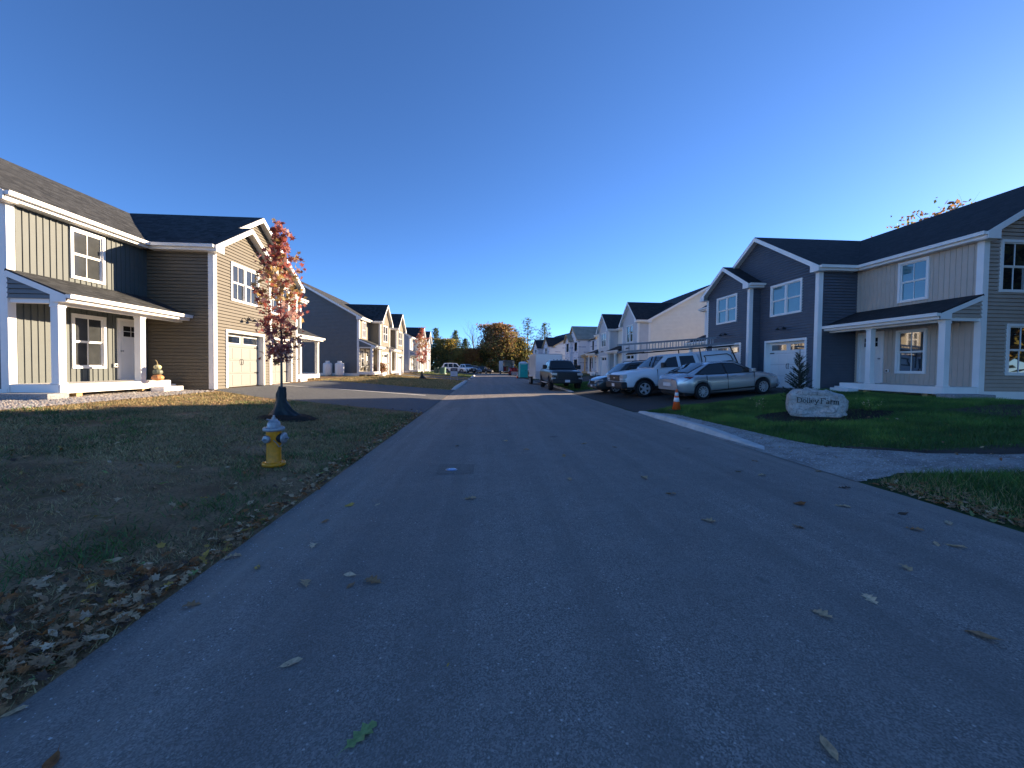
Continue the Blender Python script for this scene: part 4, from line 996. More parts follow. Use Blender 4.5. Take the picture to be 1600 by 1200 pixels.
def box_trailer(name, loc, rz, label, W_, L_, Hh, open_rear=False):
    H = empty(name, loc, rz, label, 'trailer')        # local x forward (towards the hitch)
    z0, z1 = .55, .55+Hh; m = MB(); w = W_/2; t = .04
    m.box(-L_/2, L_/2, -w, -w+t, z0, z1); m.box(-L_/2, L_/2, w-t, w, z0, z1); m.box(-L_/2, L_/2, -w+t, w-t, z0, z0+t); m.box(L_/2-t, L_/2, -w+t, w-t, z0+t, z1)
    if not open_rear: m.box(-L_/2, -L_/2+t, -w+t, w-t, z0+t, z1)
    m.build('box', paint_white, H, bevel=.02)
    rbox(H, 'roof', -L_/2-.01, L_/2+.01, -w-.01, w+.01, z1, z1+.05, alum, .02)
    for s in (-1, 1):
        for x in (-L_/2, L_/2): rbox(H, 'corner_post', x-.03, x+.03, s*(w-.03), s*(w+.012), z0, z1, alum, .01)
        rbox(H, 'fender', -.85, .85, s*(w-.02), s*(w+.24), .74, .80, alum, .02); rbox(H, 'lower_rail', -L_/2+.04, L_/2-.04, s*(w-.02), s*(w+.014), z0-.03, z0+.12, alum, .01)
    add_wheels(H, (-.42, .42), w+.20, .34, .22, alum, 6)
    rbox(H, 'stone_guard', L_/2, L_/2+.012, -w+.05, w-.05, z0+.05, z0+.65, alum, .004)
    m = MB(); m.bar((L_/2, -w*.7, .5), (L_/2+1.1, 0, .48), .08, .1); m.bar((L_/2, w*.7, .5), (L_/2+1.1, 0, .48), .08, .1); m.cyl((L_/2+.8, 0, .1), (L_/2+.8, 0, .8), .04); m.build('hitch', steel, H)
    if open_rear:
        rbox(H, 'ramp_door', -L_/2-1.7, -L_/2, -w+.02, w-.02, .06, .12, plywood, .01)
        for k, (x, y, hh) in enumerate(((-.8, -.5, .7), (-.3, .4, 1.0), (.6, -.3, 1.2))): rbox(H, 'tool_chest', x-.3, x+.3, y-.25, y+.25, z0+t, z0+t+hh, (steel, red_m, plywood)[k], .02)
    return H
def gz(x, y): return (x, y, T(x)+.012)
_p = np.degrees(math.atan2(.38, 2.85)); _pitch = -math.atan2(.23, 2.85)
s_car = sedan((9.98, 16.52, T(9.98)+.006), R(7.6)); s_car.rotation_euler = (0, -math.atan2(.68, 8.5), R(7.6))
tr = pickup_white((9.15, 19.1, T(9.15)+.006), R(180+4)); tr.rotation_euler = (0, math.atan2(.68, 8.5), R(184))
sv = suv('parked_car', (8.25, 21.9, T(8.25)+.006), R(183), 'dark grey green wagon half hidden behind the white pickup', paint_grey, 'vehicles parked on the right driveway'); sv.rotation_euler = (0, math.atan2(.68, 8.5), R(183))
pickup_far((5.15, 28.3, .02), R(-90), 'big black pickup truck facing the camera on the roadside', paint_black, big=True)
box_trailer('cargo_trailer', (5.25, 36.2, .0), R(-90), 'white enclosed cargo trailer hitched behind the black pickup', 2.3, 5.0, 2.1)
# ladders on the rack of the white pickup
Mt = tr.matrix_basis.copy()
def on_truck(p): return tuple(Mt @ Vector(p))
sd = Mt.to_3x3() @ Vector((0, 1, 0))
ladder('extension_ladder', on_truck((2.7, .42, 2.17)), on_truck((-3.0, .42, 2.25)), .42, sd, 'long aluminium ladder lying on the far side of the pickup rack')
ladder('extension_ladder', on_truck((2.45, -.66, 2.36)), on_truck((-2.95, -.66, 2.42)), .37, (0, 0, 1), 'long aluminium ladder set on edge on the near side of the pickup rack')
# vehicles at the far end
suv('parked_car', gz(-6.5, 77.0), R(10), 'white boxy sport utility car beyond the green utility box', paint_white, 'vehicles at the end of the street', 4.9, 1.85, 1.95)
pickup_far(gz(-4.6, 85.5), R(-55), 'white pickup parked at an angle at the end of the street', paint_white, group='vehicles at the end of the street')
suv('parked_car', gz(-3.0, 89.5), R(-60), 'blue grey car parked beside the white pickup at the street end', paint_blue, 'vehicles at the end of the street', 4.6, 1.65)
suv('parked_car', gz(-.9, 93.0), R(-35), 'black car rightmost of the cars at the street end', paint_black, 'vehicles at the end of the street', 4.6, 1.6)
box_trailer('cargo_trailer', (4.3, 90.0, .0), R(97), 'white cargo trailer with its dark rear door open', 2.5, 5.6, 2.35, True)
def loader():
    H = empty('skid_steer', (4.9, 73.5, .02), R(-80), 'small red loader machine beside the teal portable toilet', 'loader')
    rbox(H, 'body', -1.0, .5, -.5, .5, .45, 1.15, red_m, .06); rbox(H, 'engine_cover', -1.15, -.5, -.48, .48, 1.1, 1.45, red_m, .06)
    m = MB()
    for s in (-1, 1):
        for x in (-.45, .45): m.bar((x, s*.45, 1.1), (x*.85, s*.42, 2.05), .06, .06)
    m.box(-.5, .5, -.5, .5, 2.03, 2.1); m.build('cab_frame', black_metal, H)
    for s in (-1, 1):
        m = MB(); m.bar((-.9, s*.62, 1.4), (1.0, s*.62, .95), .1, .16); m.bar((1.0, s*.62, .95), (1.35, s*.62, .4), .1, .16); m.build('lift_arm', red_m, H)
    m = MB(); m.box(1.3, 1.9, -.8, .8, .12, .2); m.box(1.28, 1.34, -.8, .8, .12, .7); m.box(1.3, 1.85, -.8, -.76, .15, .55); m.box(1.3, 1.85, .76, .8, .15, .55); m.build('bucket', steel, H)
    add_wheels(H, (-.6, .45), .78, .38, .28, red_m, 5, 'steel')
loader()
# ---------------------------------------------------------------- street furniture and small things
def hydrant():
    x, y = -2.98, 5.74; H = empty('fire_hydrant', (x, y, T(x)-.01), R(12), 'yellow fire hydrant with silver bonnet and caps on the left verge', 'hydrant'); H.scale = (.88, .88, .875)
    m = MB(); m.lathe([(.10, -.05), (.10, .03), (.165, .03), (.17, .045), (.17, .07), (.165, .08), (.112, .082), (.106, .10), (.104, .50), (.108, .565), (.108, .60)], 28); b = m.build('barrel', yellow, H, True)
    bb = MB(); bb.cyl((0, 0, 0), (0, 0, .018), .014, n=6); nut = bb.mesh('bolt', yellow); nut2 = bb.mesh('bolt', hyd_silver)
    for k in range(8): a = k*math.pi/4+.2; inst('bolt', nut, H, (.142*math.cos(a), .142*math.sin(a), .08))
    m = MB(); m.lathe([(.150, .592), (.155, .60), (.155, .63), (.148, .64), (.10, .642), (.098, .66), (.092, .70), (.075, .735), (.058, .748), (.054, .752), (.054, .768), (.05, .772), (.0, .774)], 28); bn = m.build('bonnet', hyd_silver, H, True)
    for k in range(8): a = k*math.pi/4; inst('bolt', nut2, bn, (.128*math.cos(a), .128*math.sin(a), .636))
    for k in range(10):
        a = k*math.pi/5; r = MB(); r.bar((.098*math.cos(a), .098*math.sin(a), .645), (.076*math.cos(a), .076*math.sin(a), .735), .012, .012); r.build('rib', hyd_silver, bn)
    m = MB(); m.cyl((0, 0, .77), (0, 0, .80), .030, n=10); m.cyl((0, 0, .80), (0, 0, .835), .020, .017, n=5); m.build('operating_nut', hyd_silver, H)
    m = MB(); m.cyl((-.05, -.02, .758), (-.09, -.035, .775), .013, n=6); m.build('oiler', hyd_silver, H)
    # nozzles: small one facing the camera's left, pumper to the right, another behind
    for ang, zz, rr, ln in ((-118, .47, .052, .155), (-12, .47, .075, .165), (118, .47, .052, .155)):
        a = R(ang); d = Vector((math.cos(a), math.sin(a), 0)); o = Vector((0, 0, zz))
        m = MB(); m.cyl(o+d*.07, o+d*(ln-.03), rr*1.05, rr*1.0, 18); m.build('nozzle', yellow if rr < .06 else plastic_bk, H, True)
        m = MB(); m.lathe([(rr*1.0, 0), (rr*1.18, .006), (rr*1.18, .035), (rr*.95, .048), (rr*.5, .054), (0, .055)], 18, o+d*(ln-.03), d); m.lathe([(rr*.34, .05), (rr*.28, .095), (0, .096)], 5, o+d*(ln-.03), d); c = m.build('cap', hyd_silver, H)
    m = MB(); pts = [Vector((math.cos(R(-12))*.15, math.sin(R(-12))*.15, .40))+Vector((0, 0, 0)), Vector((.13, -.08, .36)), Vector((.10, -.10, .34)), Vector((.07, -.11, .40)), Vector((.02, -.10, .45))]; m.tube(pts, .006, 5); m.build('chain', steel, H)
hydrant()
def cone(loc, sc, label, group):
    H = empty('traffic_cone', loc, R(10), label, 'traffic cone', group)
    m = MB(); m.box(-.18*sc, .18*sc, -.18*sc, .18*sc, 0, .03*sc); m.build('base', plastic_bk, H, bevel=.008)
    r = lambda z: (.135-(.135-.03)*z/.70)*sc
    m = MB(); m.lathe([(r(.0), .03*sc), (r(.7), .72*sc), (r(.7)*.7, .72*sc)], 20); m.build('body', orange, H, True)
    for z0, z1 in ((.28, .42), (.48, .59)):
        m = MB(); m.lathe([(r(z0)+.004, z0*sc+.02), (r(z1)+.004, z1*sc+.02)], 20); m.build('band', reflect_w, H, True)
cone((6.36, 12.95, T(6.36)+.008), 1.0, 'orange cone with white bands standing by the kerb end', 'traffic cones')
cone((4.15, 54.6, .0), 1.0, 'small far orange cone at the foot of the teal toilet', 'traffic cones')
def toilet():
    H = empty('portable_toilet', (4.95, 55.0, .0), R(3), 'teal portable toilet on the road edge beyond the trailer', 'portable toilet')
    m = MB(); m.box(-.56, .56, -.58, .58, .12, 2.05); m.build('cabin', teal, H, bevel=.03); rbox(H, 'skid', -.60, .60, -.60, .60, .02, .12, plastic_bk, .02)
    m = MB(); m.lathe([(.79, 2.05), (.80, 2.12), (.66, 2.22), (.45, 2.30), (0, 2.33)], 4); o = m.build('roof', teal_roof, H, bevel=.04); o.rotation_euler = (0, 0, R(45))
    rbox(H, 'door', -.40, .40, -.605, -.58, .22, 1.92, teal, .015); rbox(H, 'vent', -.38, .38, -.60, -.58, 1.95, 2.02, teal_roof, .005); rbox(H, 'handle', .28, .34, -.63, -.605, 1.0, 1.15, plastic_bk, .005)
    for s in (-1, 1): rbox(H, 'corner_post', s*.50, s*.585, -.60, -.55, .14, 2.04, teal_roof if s < 0 else teal, .01)
    m = MB(); m.cyl((.35, .4, 2.1), (.35, .4, 2.6), .05); m.build('vent_pipe', plastic_bk, H)
toilet()
def utility_box(loc, w, d, h, mat, label):
    H = empty('utility_box', loc, R(-8), label, 'utility box', 'utility boxes on the left lawn')
    m = MB(); m.hexa([(-w/2, -d/2, .08), (w/2, -d/2, .08), (w/2, d/2, .08), (-w/2, d/2, .08), (-w/2, -d/2+.12, h), (w/2, -d/2+.12, h), (w/2, d/2, h), (-w/2, d/2, h)]); m.build('cabinet', mat, H, bevel=.03)
    rbox(H, 'pad', -w/2-.1, w/2+.1, -d/2-.1, d/2+.1, -.15, .08, concrete, .02); rbox(H, 'lid', -w/2-.02, w/2+.02, -d/2+.09, d/2+.02, h, h+.04, mat, .01)
utility_box((-6.85, 61.5, T(-6.85)), .85, .85, 1.0, green_box, 'light green transformer box on the left lawn near the white sport car')
utility_box((-7.75, 61.0, T(-7.75)), .6, .6, .95, green_dk, 'narrow dark green utility box left of the light green one')
def yard_sign():
    H = empty('yard_sign', (-3.15, 37.9, T(-3.15)), R(4), 'white yard sign with dark top band on wire legs', 'sign')
    m = MB(); m.box(-.33, .33, -.006, .006, .52, .98); m.build('panel', sign_w, H)
    m = MB(); m.box(-.33, .33, -.0085, .0085, .98, 1.28); m.build('header', sign_d, H)
    m = MB()
    for k, (a, b, z) in enumerate(((-.24, .20, 1.13), (-.15, .12, 1.05), (-.25, .22, .80), (-.20, .2, .70), (-.22, .12, .62))): m.box(a, b, -.0115, -.0095 if k < 2 else -.0075, z, z+.03)
    m.build('print', pm('sign_print', (.35, .33, .38), .5), H)
    for s in (-1, 1): m = MB(); m.cyl((s*.31, 0, -.1), (s*.31, 0, 1.28), .009, n=6); m.build('leg', alum, H)
yard_sign()
def tank(loc, label, sc=1):
    H = empty('gas_tank', loc, 0, label, 'gas tank', 'white gas tanks'); r = .375*sc; h = 1.16*sc
    m = MB(); m.lathe([(r*.6, .06), (r*.9, .09), (r, .2), (r, h-.14), (r*.92, h-.05), (r*.6, h), (0, h+.02)], 24); m.build('cylinder', white, H, True)
    m = MB(); m.lathe([(.17, h-.01), (.17, h+.16), (.15, h+.16), (.15, h)], 16); m.build('collar', white, H); m = MB(); m.lathe([(r*.7, 0), (r*.7, .1)], 20); m.build('foot_ring', steel, H)
tank((-12.65, 34.9, .55), 'rightmost white gas tank against the slate end wall'); tank((-13.65, 34.9, .55), 'leftmost white gas tank against the slate end wall'); tank((-12.4, 57.9, .55), 'white gas tank at the corner of the pale blue grey house')
def pumpkins():
    b = (-10.72, 13.62, .92)
    for k, (r, z, sq, mt, lab) in enumerate(((.165, 0, .62, pump_o, 'orange pumpkin at the bottom of the porch stack'), (.135, .19, .72, pump_g, 'dark sage pumpkin in the middle of the porch stack'), (.10, .37, .78, pump_c, 'cream pumpkin on top of the porch stack'))):
        H = empty('pumpkin', (b[0], b[1], b[2]+z), k*1.1, lab, 'pumpkin', 'stacked pumpkins on the porch'); n, q = 40, 14; V = []; F = []
        for j in range(q+1):
            ph = math.pi*j/q
            for i in range(n):
                th = 2*math.pi*i/n; rr = r*math.sin(ph)**.8*(1-.07*abs(math.cos(th*5))**6) if 0 < j < q else .001
                dip = -.12*r*math.exp(-(math.sin(ph)/.35)**2)*(1 if j < q/2 else -1)
                V.append((rr*math.cos(th), rr*math.sin(th), r*sq*(1-math.cos(ph))+(-dip if False else 0)))
        for j in range(q):
            for i in range(n): F.append((j*n+i, j*n+(i+1) % n, (j+1)*n+(i+1) % n, (j+1)*n+i))
        me = bpy.data.meshes.new('fruit'); me.from_pydata(V, [], F); me.materials.append(mt); me.polygons.foreach_set('use_smooth', [True]*len(F)); link(bpy.data.objects.new('fruit', me), H)
        if k == 2: m = MB(); m.tube([(0, 0, r*sq*2-.01), (.01, .01, r*sq*2+.05), (.05, .02, r*sq*2+.11), (.035, .06, r*sq*2+.16)], [.02, .014, .011, .008], 6); m.build('stem', stem_m, H, True)
pumpkins()
def outlet(house_o, x, label_only=None):
    m = MB(); m.box(x-.06, x+.06, -.075, -.02, .80, .92); m.box(x-.035, x+.035, -.085, -.074, .825, .895, 1); m.build('outlet_box', [white, plastic_bk], house_o, bevel=.006)
outlet(L1, 2.86); outlet(R1, 15.88-2.84)
# house numbers on the corner boards (stroked digits)
def stroke(mb, pts, w, f):
    for a, b in zip(pts[:-1], pts[1:]): mb.bar(f(a), f(b), w, .012, 0, (f((0, 0, 1))-f((0, 0, 0))))
m = MB(); f = lambda p: Vector((4.18+.045+p[0], -2.25-.036-(p[2] if len(p) > 2 else 0), 1.62+p[1])); stroke(m, [(-.04, .1), (-.03, .13), (.0, .14), (.035, .12), (.035, .09), (-.04, 0), (.045, 0)], .018, f); m.build('house_number', black_metal, L1)
m = MB(); f = lambda p: Vector((4.2+3.85+3.58-.07+p[0], -1.7-.036-(p[2] if len(p) > 2 else 0), 1.55+p[1])); stroke(m, [(-.03, .11), (.0, .14), (.0, 0)], .018, f); m.build('house_number', black_metal, R1)
# stone steps at the open ends of both near porches
def stone_steps(ho, x0, s, label):
    H = empty('stone_steps', ho.matrix_basis @ Vector((x0, -.75, 0)), ho.rotation_euler[2], label, 'steps')
    for w, z0, z1, dp in ((.62, .0, .16, .55), (.42, -.38, .0, .95)):
        m = MB(); a, b = sorted((s*.03, s*dp)); m.box(a, b, -.72, w, z0, z1 if z0 >= 0 else -.004); o = m.build('step', granite, H, bevel=.02)
    return H
stone_steps(L1, 0, -1, 'two grey granite steps at the open end of the left porch'); stone_steps(R1, 15.88, 1, 'two grey stone steps at the open end of the right porch')
# boulder with carved name
def boulder():
    H = empty('sign_boulder', (8.75, 10.05, T(8.75)-.05), R(-40), 'large pale boulder carved with black lettering on the right lawn', 'boulder'); H.scale = (.86, .86, .88)
    n = 40; V = []; F = []
    def shp(u, v):
        th, ph = u*2*math.pi, (v-.5)*math.pi; d = Vector((math.cos(ph)*math.cos(th), math.cos(ph)*math.sin(th), math.sin(ph)))
        e = lambda c, p: math.copysign(abs(c)**p, c); q = Vector((e(d.x, .30)*.72, e(d.y, .30)*.34, e(d.z, .30)*.41))
        if q.x > .3: q.z *= 1-.35*(q.x-.3)/.46 if q.z > 0 else 1-.25*(q.x-.3)/.46
        if q.x < -.3 and q.z < 0: q.x *= .96
        if q.x > 0: q.x += .06*(1-abs(q.z)/.42)
        nz = noise.fractal(q*2.2+Vector((3, 1, 7)), 1.0, 2.0, 4)*.075+noise.fractal(q*7+Vector((1, 9, 2)), .9, 2.1, 4)*.045
        k = .12 if (q.y < -.2 and q.z > -.12 and q.z < .3) else 1.
        q += d*nz*k; return q
    nu, nv = 72, 40
    for j in range(nv+1):
        for i in range(nu): V.append(tuple(shp(i/nu, .02+.96*j/nv)+Vector((0, 0, .42))))
    for j in range(nv):
        for i in range(nu): F.append((j*nu+i, j*nu+(i+1) % nu, (j+1)*nu+(i+1) % nu, (j+1)*nu+i))
    F.append(tuple(reversed(range(nu)))); F.append(tuple(nv*nu+i for i in range(nu)))
    me = bpy.data.meshes.new('stone'); me.from_pydata(V, [], F); me.materials.append(boulder_m); me.polygons.foreach_set('use_smooth', [False]*len(F)); so_ = link(bpy.data.objects.new('stone', me), H)
    # serif lettering as strokes (x right, y up), unit cap height .14
    G = {'D': (.125, [[(0, 0), (0, .14)], [(0, .14), (.05, .14), (.085, .12), (.10, .07), (.085, .02), (.05, 0), (0, 0)]], [(0, 0), (0, .14)]),
         'o': (.095, [[(.04, 0), (.012, .02), (.005, .047), (.012, .075), (.04, .094), (.068, .075), (.075, .047), (.068, .02), (.04, 0)]], []),
         'l': (.045, [[(.018, 0), (.018, .145)]], [(.018, 0)]),
         'e': (.088, [[(.008, .052), (.07, .052), (.062, .08), (.038, .094), (.012, .075), (.005, .047), (.014, .016), (.04, 0), (.068, .014)]], []),
         'y': (.095, [[(.005, .09), (.042, 0)], [(.08, .09), (.042, 0), (.026, -.04), (.006, -.042)]], [(.005, .09), (.08, .09)]),
         ' ': (.05, [], []),
         'F': (.105, [[(0, 0), (0, .14)], [(0, .138), (.085, .138), (.085, .11)], [(0, .075), (.055, .075)]], [(0, 0), (0, .14)]),
         'a': (.088, [[(.01, .075), (.032, .094), (.058, .08), (.06, .01), (.075, 0)], [(.06, .055), (.02, .045), (.005, .022), (.022, 0), (.045, .006), (.06, .022)]], []),
         'r': (.07, [[(.015, 0), (.015, .09)], [(.015, .065), (.035, .09), (.06, .085)]], [(.015, 0), (.015, .09)]),
         'm': (.14, [[(.015, 0), (.015, .09)], [(.015, .07), (.04, .094), (.058, .08), (.058, 0)], [(.058, .07), (.085, .094), (.105, .08), (.105, 0)]], [(.015, 0), (.058, 0), (.105, 0), (.015, .09)])}
    mb = MB(); txt = 'Dolley Farm'; sc = 1.08; tot = sum(G[c][0] for c in txt)*sc; x = -tot/2+.06
    # the face: find its depth under each letter by casting onto the stone
    def face(px, pz):
        best = 0
        for (vx, vy, vz) in V:
            if abs(vx-px) < .07 and abs(vz-pz) < .09 and vy < best: best = vy
        return best
    YB = min(v[1] for v in V if -.42 < v[0] < .55 and .40 < v[2] < .66)+.012
    for c in txt:
        w, st, se = G[c]; yb = YB
        P = lambda p: Vector((x+p[0]*sc, yb, .47+p[1]*sc))
        for ln in st:
            for a, b in zip(ln[:-1], ln[1:]):
                vert = abs(b[1]-a[1]) > abs(b[0]-a[0]); mb.bar(P(a), P(b), .05, .017 if vert else .012, 0, (1, 0, 0) if vert else (0, 0, 1))
        for s in se: mb.bar(P((s[0]-.02, s[1])), P((s[0]+.02, s[1])), .05, .010, 0, (0, 0, 1))
        x += w*sc
    mb.build('lettering', carve, H)
boulder()
# chairs on porches and a grill
def chair(loc, rz, mat, label):
    H = empty('porch_chair', loc, rz, label, 'chair', 'chairs on porches')
    rbox(H, 'seat', -.28, .28, -.25, .25, .34, .38, mat, .01); m = MB(); m.hexa([(-.28, .2, .36), (.28, .2, .36), (.28, .24, .36), (-.28, .24, .36), (-.28, .42, .95), (.28, .42, .95), (.28, .46, .95), (-.28, .46, .95)]); m.build('backrest', mat, H)
    for a in (-.27, .27):
        for b in (-.24, .22): m = MB(); m.bar((a, b, 0), (a, b, .38 if b > 0 else .58), .05, .05); m.build('leg', mat, H)
        rbox(H, 'armrest', a-.06, a+.06, -.28, .28, .58, .61, mat, .008)
chair((-10.75, 36.75, .955), R(70), plastic_bk, 'left black chair on the cream house porch'); chair((-10.7, 37.7, .955), R(110), plastic_bk, 'right black chair on the cream house porch')
chair((-11.55, 24.2, .925), R(95), white, 'white chair on the far porch of the tan house')
chair((-10.75, 60.2, .955), R(80), plastic_bk, 'black chair on the porch of the pale blue grey house')
# material pile by the unfinished house
H = empty('lumber_stack', (9.3, 58.0, T(9.3)+.01), R(80), 'stack of tan lumber on the bare lot before the wrapped house', 'lumber')
for k in range(4):
    for j in range(6): rbox(H, 'board', -1.8, 1.8, -.45+j*.15, -.45+j*.15+.14, .1+k*.09, .1+k*.09+.08, lumber, .004)
# ---------------------------------------------------------------- plants
def rand_unit(n, rng):
    v = rng.normal(size=(n, 3)); return v/np.linalg.norm(v, axis=1)[:, None]
def leaf_cards(C, size, rng, aspect=.7, flat=0., tri=False, curl=.0):
    """quads (or leaf-shaped hexagons) of given size at centres C"""
    n = len(C); a = rand_unit(n, rng)
    if flat: a[:, 2] *= (1-flat); a /= np.linalg.norm(a, axis=1)[:, None]
    b = rand_unit(n, rng); b -= (b*a).sum(1)[:, None]*a; b /= np.linalg.norm(b, axis=1)[:, None]
    if flat: b[:, 2] *= (1-flat*.7)
    s = (size*(.6+.8*rng.random(n)))[:, None] if np.isscalar(size) else size[:, None]
    A = a*s*.5; B = b*s*.5*aspect
    V = np.stack([C-A, C-A*.2+B, C+A, C-A*.2-B], 1).reshape(-1, 3); F = np.arange(n*4).reshape(n, 4)
    return V, F
STAR = [(0, -.5), (.10, -.16), (.46, -.30), (.26, .02), (.42, .26), (.14, .20), (0, .52), (-.14, .20), (-.42, .26), (-.26, .02), (-.46, -.30), (-.10, -.16)]
def star_leaves(C, size, rng):
    n = len(C); a = rand_unit(n, rng); b = rand_unit(n, rng); b -= (b*a).sum(1)[:, None]*a; b /= np.linalg.norm(b, axis=1)[:, None]
    s = (size*(.55+.7*rng.random(n)))[:, None]; st = np.array(STAR)
    V = C[:, None, :]+a[:, None, :]*(st[None, :, 1:2]*s[:, None, :])+b[:, None, :]*(st[None, :, 0:1]*s[:, None, :])
    nrm = np.cross(a, b); V += nrm[:, None, :]*((np.abs(st[None, :, 0:1]))*s[:, None, :]*.35)
    return V.reshape(-1, 3), np.arange(n*12).reshape(n, 12)
def grow(rng, h, r0, n_limb, spread, up, levels, start=.3, lean=(0, 0), wob=.06, l1=.52):
    """tapered trunk, limbs and twigs; returns MB and tip points"""
    mb = MB(); tips = []
    def limb(p, d, L, r, lev):
        k = 4 if lev else 7; pts = [p]; rad = [r]; d = d.copy()
        for i in range(k):
            d = (d+Vector(rng.normal(size=3))*wob*(1.6 if lev else .6)+Vector((0, 0, up*.12 if lev else .05))).normalized()
            p = p+d*(L/k); pts.append(p); rad.append(r*(1-(i+1)/k*.78))
        mb.tube(pts, rad, 7 if lev == 0 else (5 if lev == 1 else 4))
        if lev >= levels-1: tips.append(pts[-1]); tips.append((pts[-1]+pts[-2])/2)
        if lev >= levels: return
        m = n_limb if lev == 0 else max(3, int(n_limb*.45))
        for j in range(m):
            t = (start if lev == 0 else .3)+(1-(start if lev == 0 else .3))*(j+rng.random()*.8)/m; t = min(.98, t)
            i = min(k-1, int(t*k)); q = pts[i].lerp(pts[i+1], t*k-i)
            az = j*2.399+rng.random(); base = (pts[i+1]-pts[i]).normalized(); side = Vector((math.cos(az), math.sin(az), .25+.5*rng.random())); side = (side-base*side.dot(base)*.5).normalized()
            dd = (base*(1-spread)+side*spread).normalized(); limb(q, dd, L*(l1 if lev == 0 else .5)*(1-.45*t+.2*rng.random()), rad[i]*.5, lev+1)
    limb(Vector((0, 0, -.15)), Vector((lean[0], lean[1], 1)).normalized(), h, r0, 0)
    return mb, tips
def leafy_tree(name, loc, h, r, mats, wts, label, n=9000, size=.35, seed=1, group=None, start=.25, cen=.62, rz=.42, cat='tree', grad=None, trunk_r=None, limbs=12, open_=.0):
    rng = np.random.default_rng(seed); H = empty(name, loc, rng.random()*6, label, cat, group)
    mb, tips = grow(rng, h*.86, trunk_r or h*.018, limbs, .62, .5, 2, start); mb.build('trunk', bark, H, True)
    tp = np.array([tuple(t) for t in tips]); nb = len(tp)
    # clumps around the tips and through an uneven ellipsoid
    m2 = 46; d = rand_unit(m2, rng); rad = (.55+.45*rng.random(m2))[:, None]; cl = d*rad*np.array([r, r, h*rz])+np.array([0, 0, h*cen])
    cen_all = np.concatenate([tp, cl]); cen_all = cen_all[cen_all[:, 2] > h*.12]
    pick = rng.integers(0, len(cen_all), n); sig = r*(.16+.14*rng.random(len(cen_all)))
    C = cen_all[pick]+rng.normal(size=(n, 3))*sig[pick][:, None]*np.array([1, 1, .75])
    C = C[(C[:, 2] > .2) & (C[:, 2] < h*1.0)]; V, F = leaf_cards(C, size, rng)
    w = np.array(wts, float); mi = rng.choice(len(mats), len(C), p=w/w.sum())
    clump_m = rng.choice(len(mats), len(cen_all), p=w/w.sum()); pk = pick[:len(C)] if len(C) == n else rng.integers(0, len(cen_all), len(C))
    use = rng.random(len(C)) < .6; mi = np.where(use, clump_m[pk], mi)
    if grad is not None:     # upper leaves turn first
        t = np.clip((C[:, 2]/h-.3)/.6, 0, 1); up = rng.random(len(C)) < t*.8; mi = np.where(up, grad, mi)
    link(bpy.data.objects.new('crown', mesh_np('crown', V, F, mats, mi)), H); return H
def pine_tree(loc, h, r, label, seed=1, group=None, mats=None, base=.12, n_c=16, name='pine_tree', gap=.75, card=.5):
    rng = np.random.default_rng(seed); H = empty(name, loc, rng.random()*6, label, 'tree', group); mats = mats or [fol['pine'], fol['pine2'], fol['dark']]
    mb = MB(); mb.tube([(0, 0, -.2), (0, 0, h*.5), (0, 0, h)], [h*.017, h*.011, .02], 8); Cs = []
    z = h*base
    while z < h*.985:
        t = (z/h-base)/(1-base); ln0 = r*(1-t)**.75*(.75 if t < .12 else 1)
        k = 5
        for j in range(k):
            az = j*2*math.pi/k+rng.random()*1.2+z*3; ln = ln0*(.55+.6*rng.random())+.12; lift = .06+.35*t+rng.normal()*.08
            tip = Vector((math.cos(az)*ln, math.sin(az)*ln, z+ln*lift)); mb.cyl((0, 0, z), tip, max(.012, h*.0028*(1-t*.5)), .006, 4, caps=False)
            m = max(3, int(n_c*ln/r)); u = .25+.75*rng.random(m)
            P = np.array([[math.cos(az)*ln*q, math.sin(az)*ln*q, z+ln*lift*q] for q in u]); Cs.append(P+rng.normal(size=(m, 3))*np.array([.16, .16, .07])*r*.55*(.3+.5*u[:, None]))
        z += h*.042*gap*(1.15-.5*t)*(.8+.4*rng.random())
    mb.build('trunk', bark, H)
    C = np.concatenate(Cs); C = np.repeat(C, 4, 0)+rng.normal(size=(len(C)*4, 3))*card*.25
    V, F = leaf_cards(C, card, rng, .32, .35); mi = rng.choice(len(mats), len(C), p=[.55, .25, .2][:len(mats)])
    link(bpy.data.objects.new('crown', mesh_np('crown', V, F, mats, mi)), H); return H
def bare_tree(loc, h, label, seed=1, group=None):
    rng = np.random.default_rng(seed); H = empty('bare_tree', loc, 0, label, 'tree', group)
    mb, tips = grow(rng, h*.8, h*.022, 13, .5, 1.0, 3, .28); mb.build('trunk', pm('grey_bark%d' % seed, (.13, .115, .10), .9), H)
    return H
fg = 'trees at the end of the street'
O_, G_, D_, B_, Ru = fol['olive'], fol['gold'], fol['dark'], fol['brown'], fol['rust']
pine_tree((-14.4, 112, .5), 11.6, 4.2, 'dense dark pine beside the last house on the left', 21, fg)
pine_tree((-9.3, 116, .5), 11.4, 3.6, 'slim pine standing left of the bare tree', 22, fg)
pine_tree((-6.4, 114, .4), 9.0, 3.2, 'small dark pine in front of the bare tree', 25, fg)
bare_tree((-3.8, 115, .3), 13.6, 'tall leafless tree left of the orange oak', 31, fg)
leafy_tree('oak_tree', (3.6, 108, 0), 13.2, 4.0, [O_, G_, D_, B_, Ru], [3, 1.5, 2, 1, .3], 'broad rust brown oak in the middle of the far wood', 15000, .42, 41, fg, .12, .60, .38, grad=3)
leafy_tree('maple_tree', (7.8, 111, .2), 9.6, 3.2, [G_, O_, D_], [3, 4, 2], 'yellow green tree at the right foot of the rust oak', 8000, .40, 42, fg, .15, .55, .42)
pine_tree((8.4, 119, .3), 12.6, 3.8, 'pine just right of the rust oak crown', 23, fg, gap=1.2)
